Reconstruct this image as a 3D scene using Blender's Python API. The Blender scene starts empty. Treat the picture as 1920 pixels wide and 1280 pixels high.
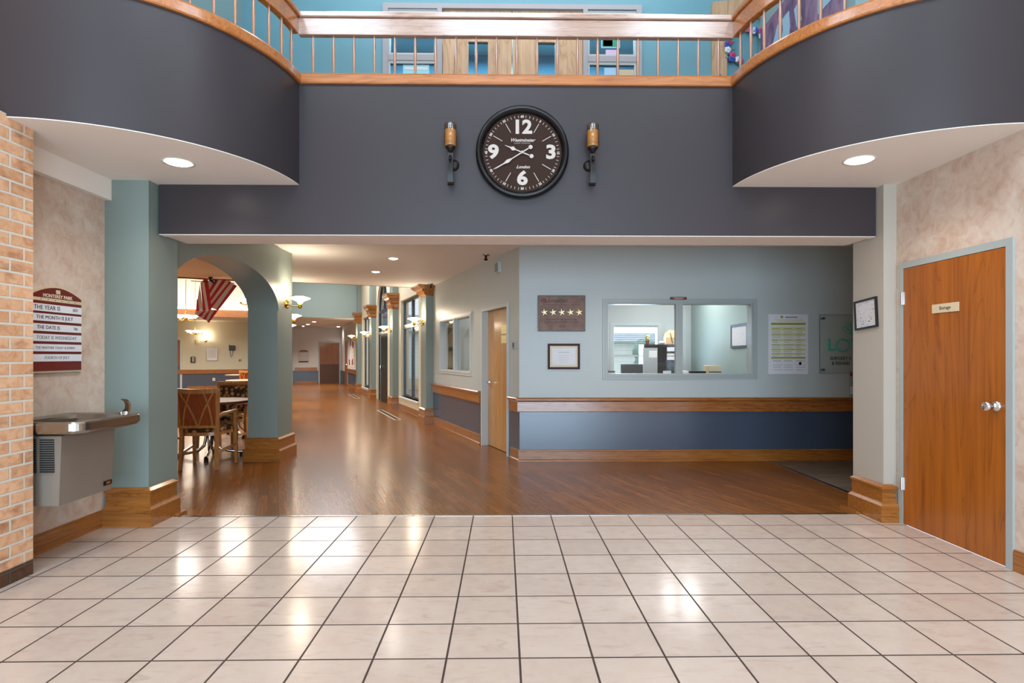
import bpy, math, random
from mathutils import Matrix, Vector
random.seed(7)
PI = math.pi
R = math.radians
C = bpy.context.scene.collection
SC = bpy.context.scene

# ------------------------------------------------------------------ node helpers
def lin(h):
    h = h.lstrip('#')
    o = []
    for i in (0, 2, 4):
        c = int(h[i:i+2], 16) / 255
        o.append(c / 12.92 if c <= .04045 else ((c + .055) / 1.055) ** 2.4)
    return (*o, 1)

class NT:
    def __init__(s, name):
        s.m = bpy.data.materials.new(name); s.m.use_nodes = True
        s.t = s.m.node_tree; s.t.nodes.clear()
        s.out = s.t.nodes.new('ShaderNodeOutputMaterial')
        s.b = s.t.nodes.new('ShaderNodeBsdfPrincipled')
        s.t.links.new(s.b.outputs[0], s.out.inputs[0])
    def n(s, typ, **kw):
        o = s.t.nodes.new(typ)
        for k, v in kw.items():
            if k.startswith('i_'):
                o.inputs[k[2:].replace('_', ' ')].default_value = v
            else: setattr(o, k, v)
        return o
    def l(s, a, b): s.t.links.new(a, b)
    def coord(s, kind='Object', scale=(1,1,1), rot=(0,0,0), loc=(0,0,0)):
        tc = s.n('ShaderNodeTexCoord'); mp = s.n('ShaderNodeMapping')
        mp.inputs['Scale'].default_value = scale; mp.inputs['Rotation'].default_value = rot; mp.inputs['Location'].default_value = loc
        s.l(tc.outputs[kind], mp.inputs[0]); return mp.outputs[0]
    def noise(s, vec, scale, detail=3, rough=.55, dist=0):
        n = s.n('ShaderNodeTexNoise'); n.inputs['Scale'].default_value = scale; n.inputs['Detail'].default_value = detail
        n.inputs['Roughness'].default_value = rough; n.inputs['Distortion'].default_value = dist
        s.l(vec, n.inputs['Vector']); return n.outputs['Fac']
    def ramp(s, fac, stops):
        r = s.n('ShaderNodeValToRGB'); e = r.color_ramp.elements
        while len(e) < len(stops): e.new(.5)
        for i, (p, c) in enumerate(stops):
            e[i].position = p; e[i].color = lin(c) if isinstance(c, str) else c
        s.l(fac, r.inputs[0]); return r.outputs[0]
    def mix(s, fac, a, b, mode='MIX'):
        m = s.n('ShaderNodeMix', data_type='RGBA', blend_type=mode)
        for v, i in ((fac, 0), (a, 6), (b, 7)):
            if hasattr(v, 'is_linked'): s.l(v, m.inputs[i])
            else: m.inputs[i].default_value = lin(v) if isinstance(v, str) else v
        return m.outputs[2]
    def bump(s, h, strength=.2, dist=.005):
        b = s.n('ShaderNodeBump'); b.inputs['Strength'].default_value = strength; b.inputs['Distance'].default_value = dist
        s.l(h, b.inputs['Height']); s.l(b.outputs[0], s.b.inputs['Normal'])
    def base(s, c):
        if hasattr(c, 'is_linked'): s.l(c, s.b.inputs['Base Color'])
        else: s.b.inputs['Base Color'].default_value = lin(c)
    def set(s, rough=.5, metal=0, spec=.5, coat=0, coatr=.05):
        s.b.inputs['Roughness'].default_value = rough; s.b.inputs['Metallic'].default_value = metal
        s.b.inputs['Specular IOR Level'].default_value = spec
        s.b.inputs['Coat Weight'].default_value = coat; s.b.inputs['Coat Roughness'].default_value = coatr

def paint(name, col, rough=.45, spec=.5, bump=.05, vary=.04):
    t = NT(name); v = t.coord()
    n = t.noise(v, 3, 2)
    c = lin(col); d = tuple(x * (1 - vary) for x in c[:3]) + (1,)
    t.base(t.mix(n, c, d)); t.set(rough, 0, spec)
    t.bump(t.noise(v, 260, 2), bump, .002)
    return t.m
def plain(name, col, rough=.5, metal=0, spec=.5, coat=0):
    t = NT(name); v = t.coord()
    c = lin(col); d = tuple(x * .93 for x in c[:3]) + (1,)
    t.base(t.mix(t.noise(v, 14, 2), c, d)); t.set(rough, metal, spec, coat); return t.m
def emit(name, col, strength, body='#f4f0e8'):
    t = NT(name); t.base(body); t.set(.4)
    t.b.inputs['Emission Color'].default_value = lin(col); t.b.inputs['Emission Strength'].default_value = strength
    v = t.coord(); t.bump(t.noise(v, 30), .02); return t.m
def wood(name, dark, mid, light, axis='z', rough=.35, scale=1.0, coat=.25, contrast=1.0, coatr=.12):
    """grain stretched along the given object axis"""
    t = NT(name)
    st = [9, 9, 9]; st['xyz'.index(axis)] = .9
    v = t.coord(scale=tuple(a * scale for a in st))
    n1 = t.noise(v, 1.1, 3, .5, 1.2)
    st2 = [70, 70, 70]; st2['xyz'.index(axis)] = 1.6
    v2 = t.coord(scale=tuple(a * scale for a in st2))
    n2 = t.noise(v2, 1.0, 3, .6, .3)
    w = t.n('ShaderNodeMath', operation='FRACT'); mu = t.n('ShaderNodeMath', operation='MULTIPLY'); mu.inputs[1].default_value = 7
    t.l(n1, mu.inputs[0]); t.l(mu.outputs[0], w.inputs[0])
    rings = t.ramp(w.outputs[0], [(0, mid), (.55, light), (.86, mid), (1, dark)])
    fine = t.ramp(n2, [(.3, dark), (.55, mid), (.8, light)])
    t.base(t.mix(.45, rings, fine)); t.set(rough, 0, .5, coat, coatr); t.bump(n2, .05, .002)
    return t.m
def glass(name, tint='#ffffff', gl=.9, rough=.0, mixmin=.05):
    t = NT(name)
    tr = t.n('ShaderNodeBsdfTransparent'); tr.inputs[0].default_value = lin(tint)
    g = t.n('ShaderNodeBsdfGlossy'); g.inputs['Roughness'].default_value = rough; g.inputs[0].default_value = (gl, gl, gl, 1)
    f = t.n('ShaderNodeLayerWeight'); f.inputs[0].default_value = .5
    po = t.n('ShaderNodeMath', operation='POWER'); po.inputs[1].default_value = 5; t.l(f.outputs['Facing'], po.inputs[0])
    ma = t.n('ShaderNodeMath', operation='ADD'); ma.inputs[1].default_value = mixmin*.6; ma.use_clamp = True
    t.l(po.outputs[0], ma.inputs[0])
    mx = t.n('ShaderNodeMixShader'); t.l(ma.outputs[0], mx.inputs[0]); t.l(tr.outputs[0], mx.inputs[1]); t.l(g.outputs[0], mx.inputs[2])
    t.l(mx.outputs[0], t.out.inputs[0]); t.t.nodes.remove(t.b); return t.m

M = {}
M['slate'] = paint('slate_wall_paint', '#393437', .36, .33, .03)
M['sage'] = paint('sage_column_paint', '#7d8a84', .42, .5)
M['greige'] = paint('greige_column_paint', '#b3aca0', .45, .5)
M['officewall'] = paint('grey_green_wall_paint', '#b4bcbb', .42, .5)
M['dinewall'] = paint('pale_green_wall_paint', '#c3c0aa', .5)
M['cream'] = paint('cream_wall_paint', '#d9cfb4', .5)
M['farwall'] = paint('taupe_wall_paint', '#d0cecc', .5)
M['ceil'] = paint('ceiling_paint', '#efe6dd', .7, .3, .1)
M['hallceil'] = paint('hall_ceiling_paint', '#ecebe9', .7, .3, .1)
M['white_ceil'] = paint('white_ceiling_paint', '#e6e0d6', .7, .3, .1)
M['teal'] = paint('teal_upper_wall_paint', '#6ea0ae', .5)
M['teal_lit'] = paint('lit_teal_side_wall_paint', '#93b1b5', .5)  # same teal, lightened to paint in the light on the side walls
M['aqua'] = paint('grey_teal_wall_paint', '#93a5a1', .5)
M['wains'] = paint('blue_grey_wainscot_paint', '#3f4a5c', .26, .85, .03)
M['frame_grey'] = paint('grey_frame_paint', '#a3aaa8', .35, .5, .02)
M['white_frame'] = paint('pale_door_frame_paint', '#bcc3c2', .35, .5, .02)
M['upper_frame'] = paint('taupe_frame_paint', '#a7a4a8', .4)
M['white'] = plain('white_plastic', '#e6e4df', .4)
M['paper'] = plain('white_paper', '#dcdde2', .6)
M['black'] = plain('black_metal', '#101012', .3, .2)
M['blackf'] = plain('black_frame', '#16131a', .3)
M['darkmetal'] = plain('dark_bronze_frame', '#3c434c', .35, .6)
M['chrome'] = plain('chrome', '#d9dadd', .12, 1)
M['brass'] = plain('polished_brass', '#c99a3c', .2, 1)
M['bronze'] = plain('dark_bronze', '#17110e', .4, .2, .4)
M['steel'] = plain('brushed_steel', '#a7a29a', .24, 1)
M['taupe_metal'] = plain('taupe_enamel_panel', '#8b8074', .4, .2)
M['slot'] = plain('dark_slot', '#120f0d', .7)
M['trim'] = wood('oak_trim', '#64360f', '#93591f', '#aa6c2c', 'x', .3, 1, .5)
M['trimy'] = wood('oak_trim_lengthwise', '#64360f', '#93591f', '#aa6c2c', 'y', .3, 1, .5)
M['rail'] = wood('oak_handrail_painted_sheen', '#8e6a58', '#ab8c7a', '#c0a595', 'x', .26, 1, 1, 1, .16)  # same oak as the curved rail, paled to paint in the skylight sheen
M['railcurve'] = wood('oak_curved_rail', '#8a4d20', '#a8642e', '#c07c42', 'x', .3, 1, .5)
M['dowel'] = wood('oak_baluster', '#85563a', '#a07052', '#b08468', 'z', .2, 1, 1)
M['doorwood'] = wood('orange_oak_door', '#7a3c08', '#9c5510', '#ab6018', 'z', .33, .45)
M['doorpale'] = wood('light_oak_door', '#9a6a38', '#b98748', '#c8985a', 'z', .35, .5)
M['doordark'] = wood('reddish_brown_door', '#5e2c06', '#7e420b', '#8c5014', 'z', .35, .5)
M['uppwood'] = wood('pale_oak_upper_door', '#a07c5a', '#c69f7c', '#d6b692', 'z', .4, .5)
M['chairwood'] = wood('honey_oak_chair', '#8a5420', '#b0763a', '#c48a4c', 'z', .35, 1)
M['chairpanel'] = wood('cherry_chair_panel', '#6a2808', '#8a3a10', '#9a4818', 'z', .35, 1)
M['tabletop'] = plain('pale_laminate_tabletop', '#d8bfa0', .3, 0, .5, .3)
M['tableedge'] = plain('mahogany_table_edge', '#7c3c30', .35)
M['maroon'] = plain('maroon_panel', '#6a1a12', .4)
M['sand'] = plain('sand_border', '#cdbd9e', .5)
M['ink'] = plain('black_ink', '#25242a', .6)
M['greyink'] = plain('grey_ink', '#6f7076', .6)
M['cream_ink'] = plain('cream_ink', '#dcd0b4', .6)
M['clockface'] = plain('espresso_clock_face', '#35261f', .8, 0, .15)
M['clockwhite'] = plain('off_white_clock_print', '#bdb4ac', .7, 0, .2)
M['clockrim'] = plain('black_clock_rim', '#0c0d10', .25, .3)
M['candle'] = plain('cream_candle_wax', '#e0b070', .5)
M['glass'] = glass('clear_glass')
M['glassdark'] = glass('blue_tinted_glass', '#a8c8d8', .9, .02, .1)
M['jar'] = glass('jar_glass', '#efe6da', .9, 0, .08)
M['acrylic'] = glass('clear_acrylic', '#fdfdfb', .5, .1, .02)
M['kick'] = plain('brown_kick_plate', '#54341c', .4, .1)
M['cherry'] = plain('dark_cherry_frame', '#3a1c1e', .55, 0, .25)
M['gold'] = plain('pale_gold_metal', '#e9dca0', .35, .4)
M['olive'] = plain('olive_print', '#9a9a28', .6)
M['lime'] = plain('pale_lime_print', '#cdce8c', .6)
M['tealink'] = plain('turquoise_lettering', '#3fb9a0', .4)
M['red'] = plain('red_print', '#a8222c', .6)
M['flagred'] = plain('red_flag_cloth', '#c03844', .8)
M['flagwhite'] = plain('white_flag_cloth', '#e4d8cf', .8)
M['flagblue'] = plain('navy_flag_cloth', '#2b3350', .8)
M['lamp'] = emit('lit_downlight_lens', '#fff2e0', 14)
M['shade'] = emit('lit_frosted_shade', '#ffe9cc', 7)
M['cove'] = emit('lit_cove_lamp', '#ffeedd', 8)
M['panel'] = emit('lit_troffer_lens', '#eef4ff', 9)
M['purple'] = None
def mat_tile():
    t = NT('pink_beige_floor_tile'); 
    v = t.coord(loc=(.257, -4.551 + .3307 * 40, 0))
    br = t.n('ShaderNodeTexBrick', offset=0, squash=1)
    br.inputs['Scale'].default_value = 1; br.inputs['Mortar Size'].default_value = .0052; br.inputs['Mortar Smooth'].default_value = .1
    br.inputs['Brick Width'].default_value = .3290; br.inputs['Row Height'].default_value = .3307; br.inputs['Bias'].default_value = 0
    br.inputs['Color1'].default_value = lin('#cdbbad'); br.inputs['Color2'].default_value = lin('#c3b0a2'); br.inputs['Mortar'].default_value = lin('#3e3028')
    t.l(v, br.inputs['Vector'])
    v2 = t.coord(scale=(1.6, 5, 1), rot=(0, 0, .5))
    n = t.noise(v2, 2.6, 4, .6, 1.5)
    marb = t.ramp(n, [(.25, '#cdb3a3'), (.45, '#ffffff'), (.62, '#fffdf8'), (.8, '#dccdbd')])
    m = t.mix(.32, br.outputs['Color'], marb, 'MULTIPLY')
    n3 = t.noise(t.coord(), 9, 3, .6); m = t.mix(.12, m, t.ramp(n3, [(.3, '#c79c88'), (.6, '#ffffff')]), 'MULTIPLY')
    t.base(m); t.set(.16, 0, .5)
    rr = t.n('ShaderNodeMapRange'); rr.inputs['To Min'].default_value = .17; rr.inputs['To Max'].default_value = .7
    t.l(br.outputs['Fac'], rr.inputs[0]); t.l(rr.outputs[0], t.b.inputs['Roughness'])
    inv = t.n('ShaderNodeMath', operation='SUBTRACT'); inv.inputs[0].default_value = 1; t.l(br.outputs['Fac'], inv.inputs[1])
    t.bump(inv.outputs[0], .5, .0015); return t.m
def mat_floorwood():
    t = NT('glossy_walnut_plank_floor'); v = t.coord(rot=(0, 0, R(-21.4) + PI / 2))
    br = t.n('ShaderNodeTexBrick', offset=.37, squash=1)
    br.inputs['Scale'].default_value = 1; br.inputs['Mortar Size'].default_value = .0012; br.inputs['Mortar Smooth'].default_value = .3
    br.inputs['Brick Width'].default_value = .95; br.inputs['Row Height'].default_value = .092
    br.inputs['Color1'].default_value = lin('#9c6630'); br.inputs['Color2'].default_value = lin('#875626'); br.inputs['Mortar'].default_value = lin('#3c1f10')
    t.l(v, br.inputs['Vector'])
    mp2 = t.n('ShaderNodeMapping'); mp2.inputs['Scale'].default_value = (1.1, 22, 1); t.l(v, mp2.inputs[0])   # the grain follows the planks
    n = t.noise(mp2.outputs[0], 2.2, 5, .62, .5)
    m = t.mix(.8, br.outputs['Color'], t.ramp(n, [(.2, '#8a7460'), (.5, '#d0c0b0'), (.8, '#ffffff')]), 'MULTIPLY')
    t.base(m); t.set(.2, 0, .32)
    rr = t.n('ShaderNodeMapRange'); rr.inputs['To Min'].default_value = .21; rr.inputs['To Max'].default_value = .27
    t.l(n, rr.inputs[0]); t.l(rr.outputs[0], t.b.inputs['Roughness']); t.bump(n, .02, .001); return t.m
def mat_brick():
    t = NT('tan_brick_masonry')
    tc = t.n('ShaderNodeTexCoord'); sp = t.n('ShaderNodeSeparateXYZ'); cb = t.n('ShaderNodeCombineXYZ')
    t.l(tc.outputs['Object'], sp.inputs[0])
    ad = t.n('ShaderNodeMath', operation='ADD'); t.l(sp.outputs[0], ad.inputs[0]); t.l(sp.outputs[1], ad.inputs[1])
    t.l(ad.outputs[0], cb.inputs[0]); t.l(sp.outputs[2], cb.inputs[1])
    br = t.n('ShaderNodeTexBrick', offset=.5, squash=1)
    br.inputs['Scale'].default_value = 1; br.inputs['Mortar Size'].default_value = .0085; br.inputs['Mortar Smooth'].default_value = .25
    br.inputs['Brick Width'].default_value = .2; br.inputs['Row Height'].default_value = .0775; br.inputs['Bias'].default_value = -.2
    br.inputs['Color1'].default_value = lin('#dfb591'); br.inputs['Color2'].default_value = lin('#cb9c76'); br.inputs['Mortar'].default_value = lin('#d2c6b6')
    t.l(cb.outputs[0], br.inputs['Vector'])
    n = t.noise(t.coord(), 16, 4, .65, .6)
    n2 = t.noise(t.coord(scale=(1, 1, 2.2)), 4.2, 3, .6)
    c = t.mix(.5, br.outputs['Color'], t.ramp(n, [(.2, '#8a5a40'), (.45, '#f4d8c0'), (.6, '#ffffff'), (.85, '#caa890')]), 'MULTIPLY')
    c = t.mix(.5, c, t.ramp(n2, [(.32, '#8f6248'), (.47, '#ffffff')]), 'MULTIPLY')
    c = t.mix(br.outputs['Fac'], c, '#d2c6b6')
    # smoke-dark stone course at the foot
    st = t.ramp(sp.outputs[2], [(.09, '#6a605a'), (.1, '#ffffff')])
    c = t.mix(1, c, st, 'MULTIPLY')
    t.base(c); t.set(.85, 0, .2)
    inv = t.n('ShaderNodeMath', operation='SUBTRACT'); inv.inputs[0].default_value = 1; t.l(br.outputs['Fac'], inv.inputs[1])
    t.bump(inv.outputs[0], .8, .006); return t.m
def mat_wallpaper():
    t = NT('mottled_beige_wallpaper'); v = t.coord()
    n = t.noise(v, 3.4, 5, .62, .5); n2 = t.noise(v, 11, 4, .6, .8)
    a = t.ramp(n, [(.3, '#b9a08c'), (.48, '#c6b1a0'), (.65, '#cfc4b6')])
    b = t.ramp(n2, [(.3, '#b08d77'), (.5, '#cbb6a6'), (.72, '#d8cfc2')])
    t.base(t.mix(.5, a, b)); t.set(.65, 0, .3); t.bump(n2, .15, .002); return t.m
def mat_brownfloor():
    t = NT('grey_brown_vinyl_plank'); n = t.noise(t.coord(scale=(1, 9, 1)), 2.4, 4, .6, .6)
    t.base(t.ramp(n, [(.3, '#4a3c30'), (.6, '#7a6a5a')])); t.set(.5); return t.m
def mat_fabric():
    t = NT('leaf_pattern_upholstery'); vo = t.n('ShaderNodeTexVoronoi'); vo.inputs['Scale'].default_value = 17
    wv = t.coord(); t.l(wv, vo.inputs['Vector'])
    c = t.ramp(vo.outputs['Distance'], [(.0, '#b9b99c'), (.3, '#c49a62'), (.46, '#8a6040'), (.62, '#44301f')])
    sepc = t.n('ShaderNodeSeparateColor'); t.l(vo.outputs['Color'], sepc.inputs[0])
    c2 = t.mix(sepc.outputs[0], c, '#6c7058', 'OVERLAY')
    t.base(t.mix(.35, c, c2)); t.set(.85, 0, .2); t.bump(t.noise(wv, 200), .3, .002); return t.m
def mat_canvas():
    t = NT('mauve_brushed_canvas'); n = t.noise(t.coord(scale=(1, 1, .5)), 4, 5, .65, 1.4)
    t.base(t.ramp(n, [(.25, '#3e2c48'), (.45, '#75587e'), (.6, '#9a7a98'), (.8, '#b8a0c0')])); t.set(.5); return t.m
def mat_speck(name, stops, scale=60):
    t = NT(name); n = t.noise(t.coord(), scale, 3, .7)
    t.base(t.ramp(n, stops)); t.set(.6); return t.m
def mat_siding():
    t = NT('white_clapboard'); w = t.n('ShaderNodeTexWave', wave_type='BANDS', bands_direction='Z'); w.inputs['Scale'].default_value = 1.2
    t.l(t.coord(), w.inputs['Vector']); t.base(t.ramp(w.outputs['Fac'], [(0, '#e0e5e9'), (.2, '#f3f5f6')])); t.set(.7); return t.m
M['tile'] = mat_tile(); M['floorwood'] = mat_floorwood(); M['brick'] = mat_brick(); M['paperwall'] = mat_wallpaper()
M['brownfloor'] = mat_brownfloor(); M['fabric'] = mat_fabric(); M['purple'] = mat_canvas()
M['plaque'] = mat_speck('brushed_copper_plate', [(.3, '#6a5048'), (.7, '#8a6c5c')], 8)
M['mapprint'] = mat_speck('speckled_map_print', [(.3, '#8e9096'), (.38, '#c9cbd0'), (.7, '#d6d8dc')], 40)
M['grass'] = mat_speck('lawn', [(.3, '#4c6a3a'), (.7, '#7c9a5c')], 3)
M['leaf'] = mat_speck('shrub_leaves', [(.3, '#4f7a6c'), (.7, '#86b3a0')], 30)
M['shingle'] = mat_speck('grey_blue_shingles', [(.3, '#7b8b98'), (.7, '#98a6b2')], 12)
M['siding'] = mat_siding()
M['bulletin'] = mat_speck('pinned_paper_board', [(.3, '#8a8478'), (.45, '#d8cdb8'), (.7, '#e8e0d0')], 9)

# ------------------------------------------------------------------ mesh builder
class MB:
    def __init__(s, mat=None): s.v = []; s.f = []; s.sm = []; s.X = mat or Matrix()
    def add(s, verts, faces, smooth=False, X=None):
        b = len(s.v); T = s.X @ X if X is not None else s.X
        s.v += [tuple(T @ Vector(p)) for p in verts]
        s.f += [tuple(b + i for i in f) for f in faces]; s.sm += [smooth] * len(faces)
    def box(s, x0, x1, y0, y1, z0, z1, X=None, bev=0):
        if x1 < x0: x0, x1 = x1, x0
        if y1 < y0: y0, y1 = y1, y0
        if bev:
            e = bev; s.loft([((x0+e, y0+e, x1-e, y1-e), z0), ((x0, y0, x1, y1), z0+e), ((x0, y0, x1, y1), z1-e), ((x0+e, y0+e, x1-e, y1-e), z1)], X); return
        s.add([(x0,y0,z0),(x1,y0,z0),(x1,y1,z0),(x0,y1,z0),(x0,y0,z1),(x1,y0,z1),(x1,y1,z1),(x0,y1,z1)],
              [(0,3,2,1),(4,5,6,7),(0,1,5,4),(1,2,6,5),(2,3,7,6),(3,0,4,7)], X=X)
    def loft(s, rings, X=None):
        """rings: ((x0,y0,x1,y1),z)"""
        vs = []; fs = []
        for (a, b, c, d), z in rings: vs += [(a,b,z),(c,b,z),(c,d,z),(a,d,z)]
        n = len(rings)
        for i in range(n-1):
            for k in range(4):
                p = i*4+k; q = i*4+(k+1) % 4; fs.append((p, q, q+4, p+4))
        fs.append((3,2,1,0)); fs.append(tuple(range((n-1)*4, n*4)))
        s.add(vs, fs, X=X)
    def prism(s, pts, z0, z1, X=None):
        n = len(pts)
        vs = [(x, y, z0) for x, y in pts] + [(x, y, z1) for x, y in pts]
        fs = [tuple(range(n-1, -1, -1)), tuple(range(n, 2*n))] + [(i, (i+1) % n, n+(i+1) % n, n+i) for i in range(n)]
        s.add(vs, fs, X=X)
    def plate(s, pts, y0, y1, X=None):
        """outline in x,z ; thickness y0..y1 (y0 faces the viewer)"""
        n = len(pts)
        vs = [(x, y0, z) for x, z in pts] + [(x, y1, z) for x, z in pts]
        fs = [tuple(range(n)), tuple(range(2*n-1, n-1, -1))] + [(i, n+i, n+(i+1) % n, (i+1) % n) for i in range(n)]
        s.add(vs, fs, X=X)
    def cyl(s, p, q, r0, r1=None, n=16, smooth=True, caps=True):
        r1 = r0 if r1 is None else r1; p, q = Vector(p), Vector(q); d = (q-p).normalized()
        a = d.orthogonal().normalized(); b = d.cross(a)
        vs = []
        for c, r in ((p, r0), (q, r1)):
            for i in range(n):
                t = 2*PI*i/n; vs.append(tuple(c + a*math.cos(t)*r + b*math.sin(t)*r))
        s.add(vs, [(i, (i+1) % n, n+(i+1) % n, n+i) for i in range(n)], smooth)
        if caps: s.add(vs, [tuple(range(n-1, -1, -1)), tuple(range(n, 2*n))])
    def lathe(s, prof, c=(0,0,0), n=24, axis='z', smooth=True):
        vs = []; fs = []
        for r, h in prof:
            for i in range(n):
                t = 2*PI*i/n; x, y = r*math.cos(t), r*math.sin(t)
                p = {'z': (x, y, h), 'y': (x, h, y), 'x': (h, x, y)}[axis]
                vs.append((c[0]+p[0], c[1]+p[1], c[2]+p[2]))
        m = len(prof)
        for j in range(m-1):
            for i in range(n): a = j*n+i; b = j*n+(i+1) % n; fs.append((a, b, b+n, a+n))
        s.add(vs, fs, smooth)
        s.add(vs, [tuple(range(n-1, -1, -1)), tuple(range((m-1)*n, m*n))])
    def tube(s, pts, r, n=8, closed=False):
        pts = [Vector(p) for p in pts]; m = len(pts); vs = []; fs = []
        rs = r if isinstance(r, (list, tuple)) else [r]*m
        up = None
        for j in range(m):
            if closed: d = pts[(j+1) % m] - pts[j-1]
            else: d = pts[min(j+1, m-1)] - pts[max(j-1, 0)]
            d.normalize()
            a = d.orthogonal().normalized() if up is None else (up - d*up.dot(d)).normalized()
            up = a; b = d.cross(a)
            for i in range(n): t = 2*PI*i/n; vs.append(tuple(pts[j] + (a*math.cos(t) + b*math.sin(t))*rs[j]))
        for j in range(m if closed else m-1):
            k = (j+1) % m
            for i in range(n): i2 = (i+1) % n; fs.append((j*n+i, j*n+i2, k*n+i2, k*n+i))
        s.add(vs, fs, True)
        if not closed: s.add(vs, [tuple(range(n-1, -1, -1)), tuple(range((m-1)*n, m*n))])
    def ball(s, c, r, n=12, sq=(1,1,1)):
        prof = [(max(1e-4, math.sin(PI*i/n)), -math.cos(PI*i/n)) for i in range(n+1)]
        vs = []; fs = []; k = n*2
        for a, h in prof:
            for i in range(k): t = 2*PI*i/k; vs.append((c[0]+a*math.cos(t)*r*sq[0], c[1]+a*math.sin(t)*r*sq[1], c[2]+h*r*sq[2]))
        for j in range(n):
            for i in range(k): p = j*k+i; q = j*k+(i+1) % k; fs.append((p, q, q+k, p+k))
        s.add(vs, fs, True)
    def beam(s, p, q, w, h, side=(1,0,0), w1=None, h1=None):
        """rectangular bar from p to q; w along `side`, h across"""
        p, q = Vector(p), Vector(q); d = (q-p).normalized(); a = Vector(side); a = (a - d*a.dot(d)).normalized(); b = d.cross(a)
        w1 = w if w1 is None else w1; h1 = h if h1 is None else h1
        vs = []
        for c, ww, hh in ((p, w, h), (q, w1, h1)):
            for i, j in ((-1,-1),(1,-1),(1,1),(-1,1)): vs.append(tuple(c + a*i*ww/2 + b*j*hh/2))
        s.add(vs, [(3,2,1,0),(4,5,6,7),(0,1,5,4),(1,2,6,5),(2,3,7,6),(3,0,4,7)])
    def sweep(s, path, o0, o1, z0, z1, prof=None):
        """rectangle swept along a plan path; offsets are towards the right-hand side"""
        P = [Vector((x, y)) for x, y in path]; m = len(P); N = []
        for j in range(m):
            ns = []
            if j > 0: d = (P[j]-P[j-1]).normalized(); ns.append(Vector((d.y, -d.x)))
            if j < m-1: d = (P[j+1]-P[j]).normalized(); ns.append(Vector((d.y, -d.x)))
            if len(ns) == 1: N.append(ns[0])
            else:
                a = (ns[0]+ns[1]).normalized(); N.append(a / max(.3, a.dot(ns[0])))
        prof = prof or [(o0, z0), (o1, z0), (o1, z1), (o0, z1)]; k = len(prof)
        vs = []
        for j in range(m):
            for o, z in prof: q = P[j] + N[j]*o; vs.append((q.x, q.y, z))
        fs = []
        for j in range(m-1):
            for i in range(k): a = j*k+i; b = j*k+(i+1) % k; fs.append((a, a+k, b+k, b))
        fs.append(tuple(range(k))); fs.append(tuple(range((m-1)*k+k-1, (m-1)*k-1, -1)))
        s.add(vs, fs)
    def holes(s, u0, u1, z0, z1, hs, d0, d1, ax='x'):
        """wall slab with rectangular openings hs=[(u0,u1,z0,z1)]; u runs on x or y"""
        cuts = sorted({u0, u1, *[c for h in hs for c in h[:2] if u0 < c < u1]})
        for a, b in zip(cuts, cuts[1:]):
            z = z0
            for h in sorted([h for h in hs if h[0] <= a+1e-6 and h[1] >= b-1e-6], key=lambda h: h[2]):
                if h[2] > z+1e-6: s._sl(a, b, d0, d1, z, h[2], ax)
                z = h[3]
            if z < z1-1e-6: s._sl(a, b, d0, d1, z, z1, ax)
    def _sl(s, a, b, d0, d1, z0, z1, ax):
        if ax == 'x': s.box(a, b, d0, d1, z0, z1)
        else: s.box(d0, d1, a, b, z0, z1)
    def arch(s, u0, u1, zs, rise, ztop, d0, d1, ax='y', n=28, rect=None):
        """masonry above a half-ellipse opening"""
        c = (u0+u1)/2; h = (u1-u0)/2
        pts = [(c - h*math.cos(PI*i/n), zs + rise*math.sin(PI*i/n)) for i in range(n+1)]
        for (a, za), (b, zb) in zip(pts, pts[1:]):
            if ax == 'y': v = [(d0,a,za),(d1,a,za),(d1,b,zb),(d0,b,zb),(d0,a,ztop),(d1,a,ztop),(d1,b,ztop),(d0,b,ztop)]
            else: v = [(a,d0,za),(b,d0,zb),(b,d1,zb),(a,d1,za),(a,d0,ztop),(b,d0,ztop),(b,d1,ztop),(a,d1,ztop)]
            s.add(v, [(0,3,2,1),(4,5,6,7)] + ([(0,3,7,4),(1,2,6,5)] if ax == 'y' else [(0,1,5,4),(2,3,7,6)]))
    def text(s, txt, size, x, z, y=-.002, align='CENTER', shear=0, ext=.0008, sx=1.0, bold=0, rot=0, sp=1.0):
        cu = bpy.data.curves.new('t', 'FONT'); cu.body = txt; cu.size = size; cu.align_x = align; cu.align_y = 'CENTER'
        cu.extrude = ext; cu.shear = shear; cu.offset = bold; cu.resolution_u = 3; cu.space_character = sp
        o = bpy.data.objects.new('t', cu); C.objects.link(o)
        dg = bpy.context.evaluated_depsgraph_get(); me = bpy.data.meshes.new_from_object(o.evaluated_get(dg))
        X = Matrix.Translation((x, y, z)) @ Matrix.Rotation(R(90), 4, 'X') @ Matrix.Rotation(rot, 4, 'Z') @ Matrix.Diagonal((sx, 1, 1, 1))
        s.add([tuple(v.co) for v in me.vertices], [tuple(p.vertices) for p in me.polygons], X=X)
        bpy.data.objects.remove(o); bpy.data.meshes.remove(me); bpy.data.curves.remove(cu)

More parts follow.
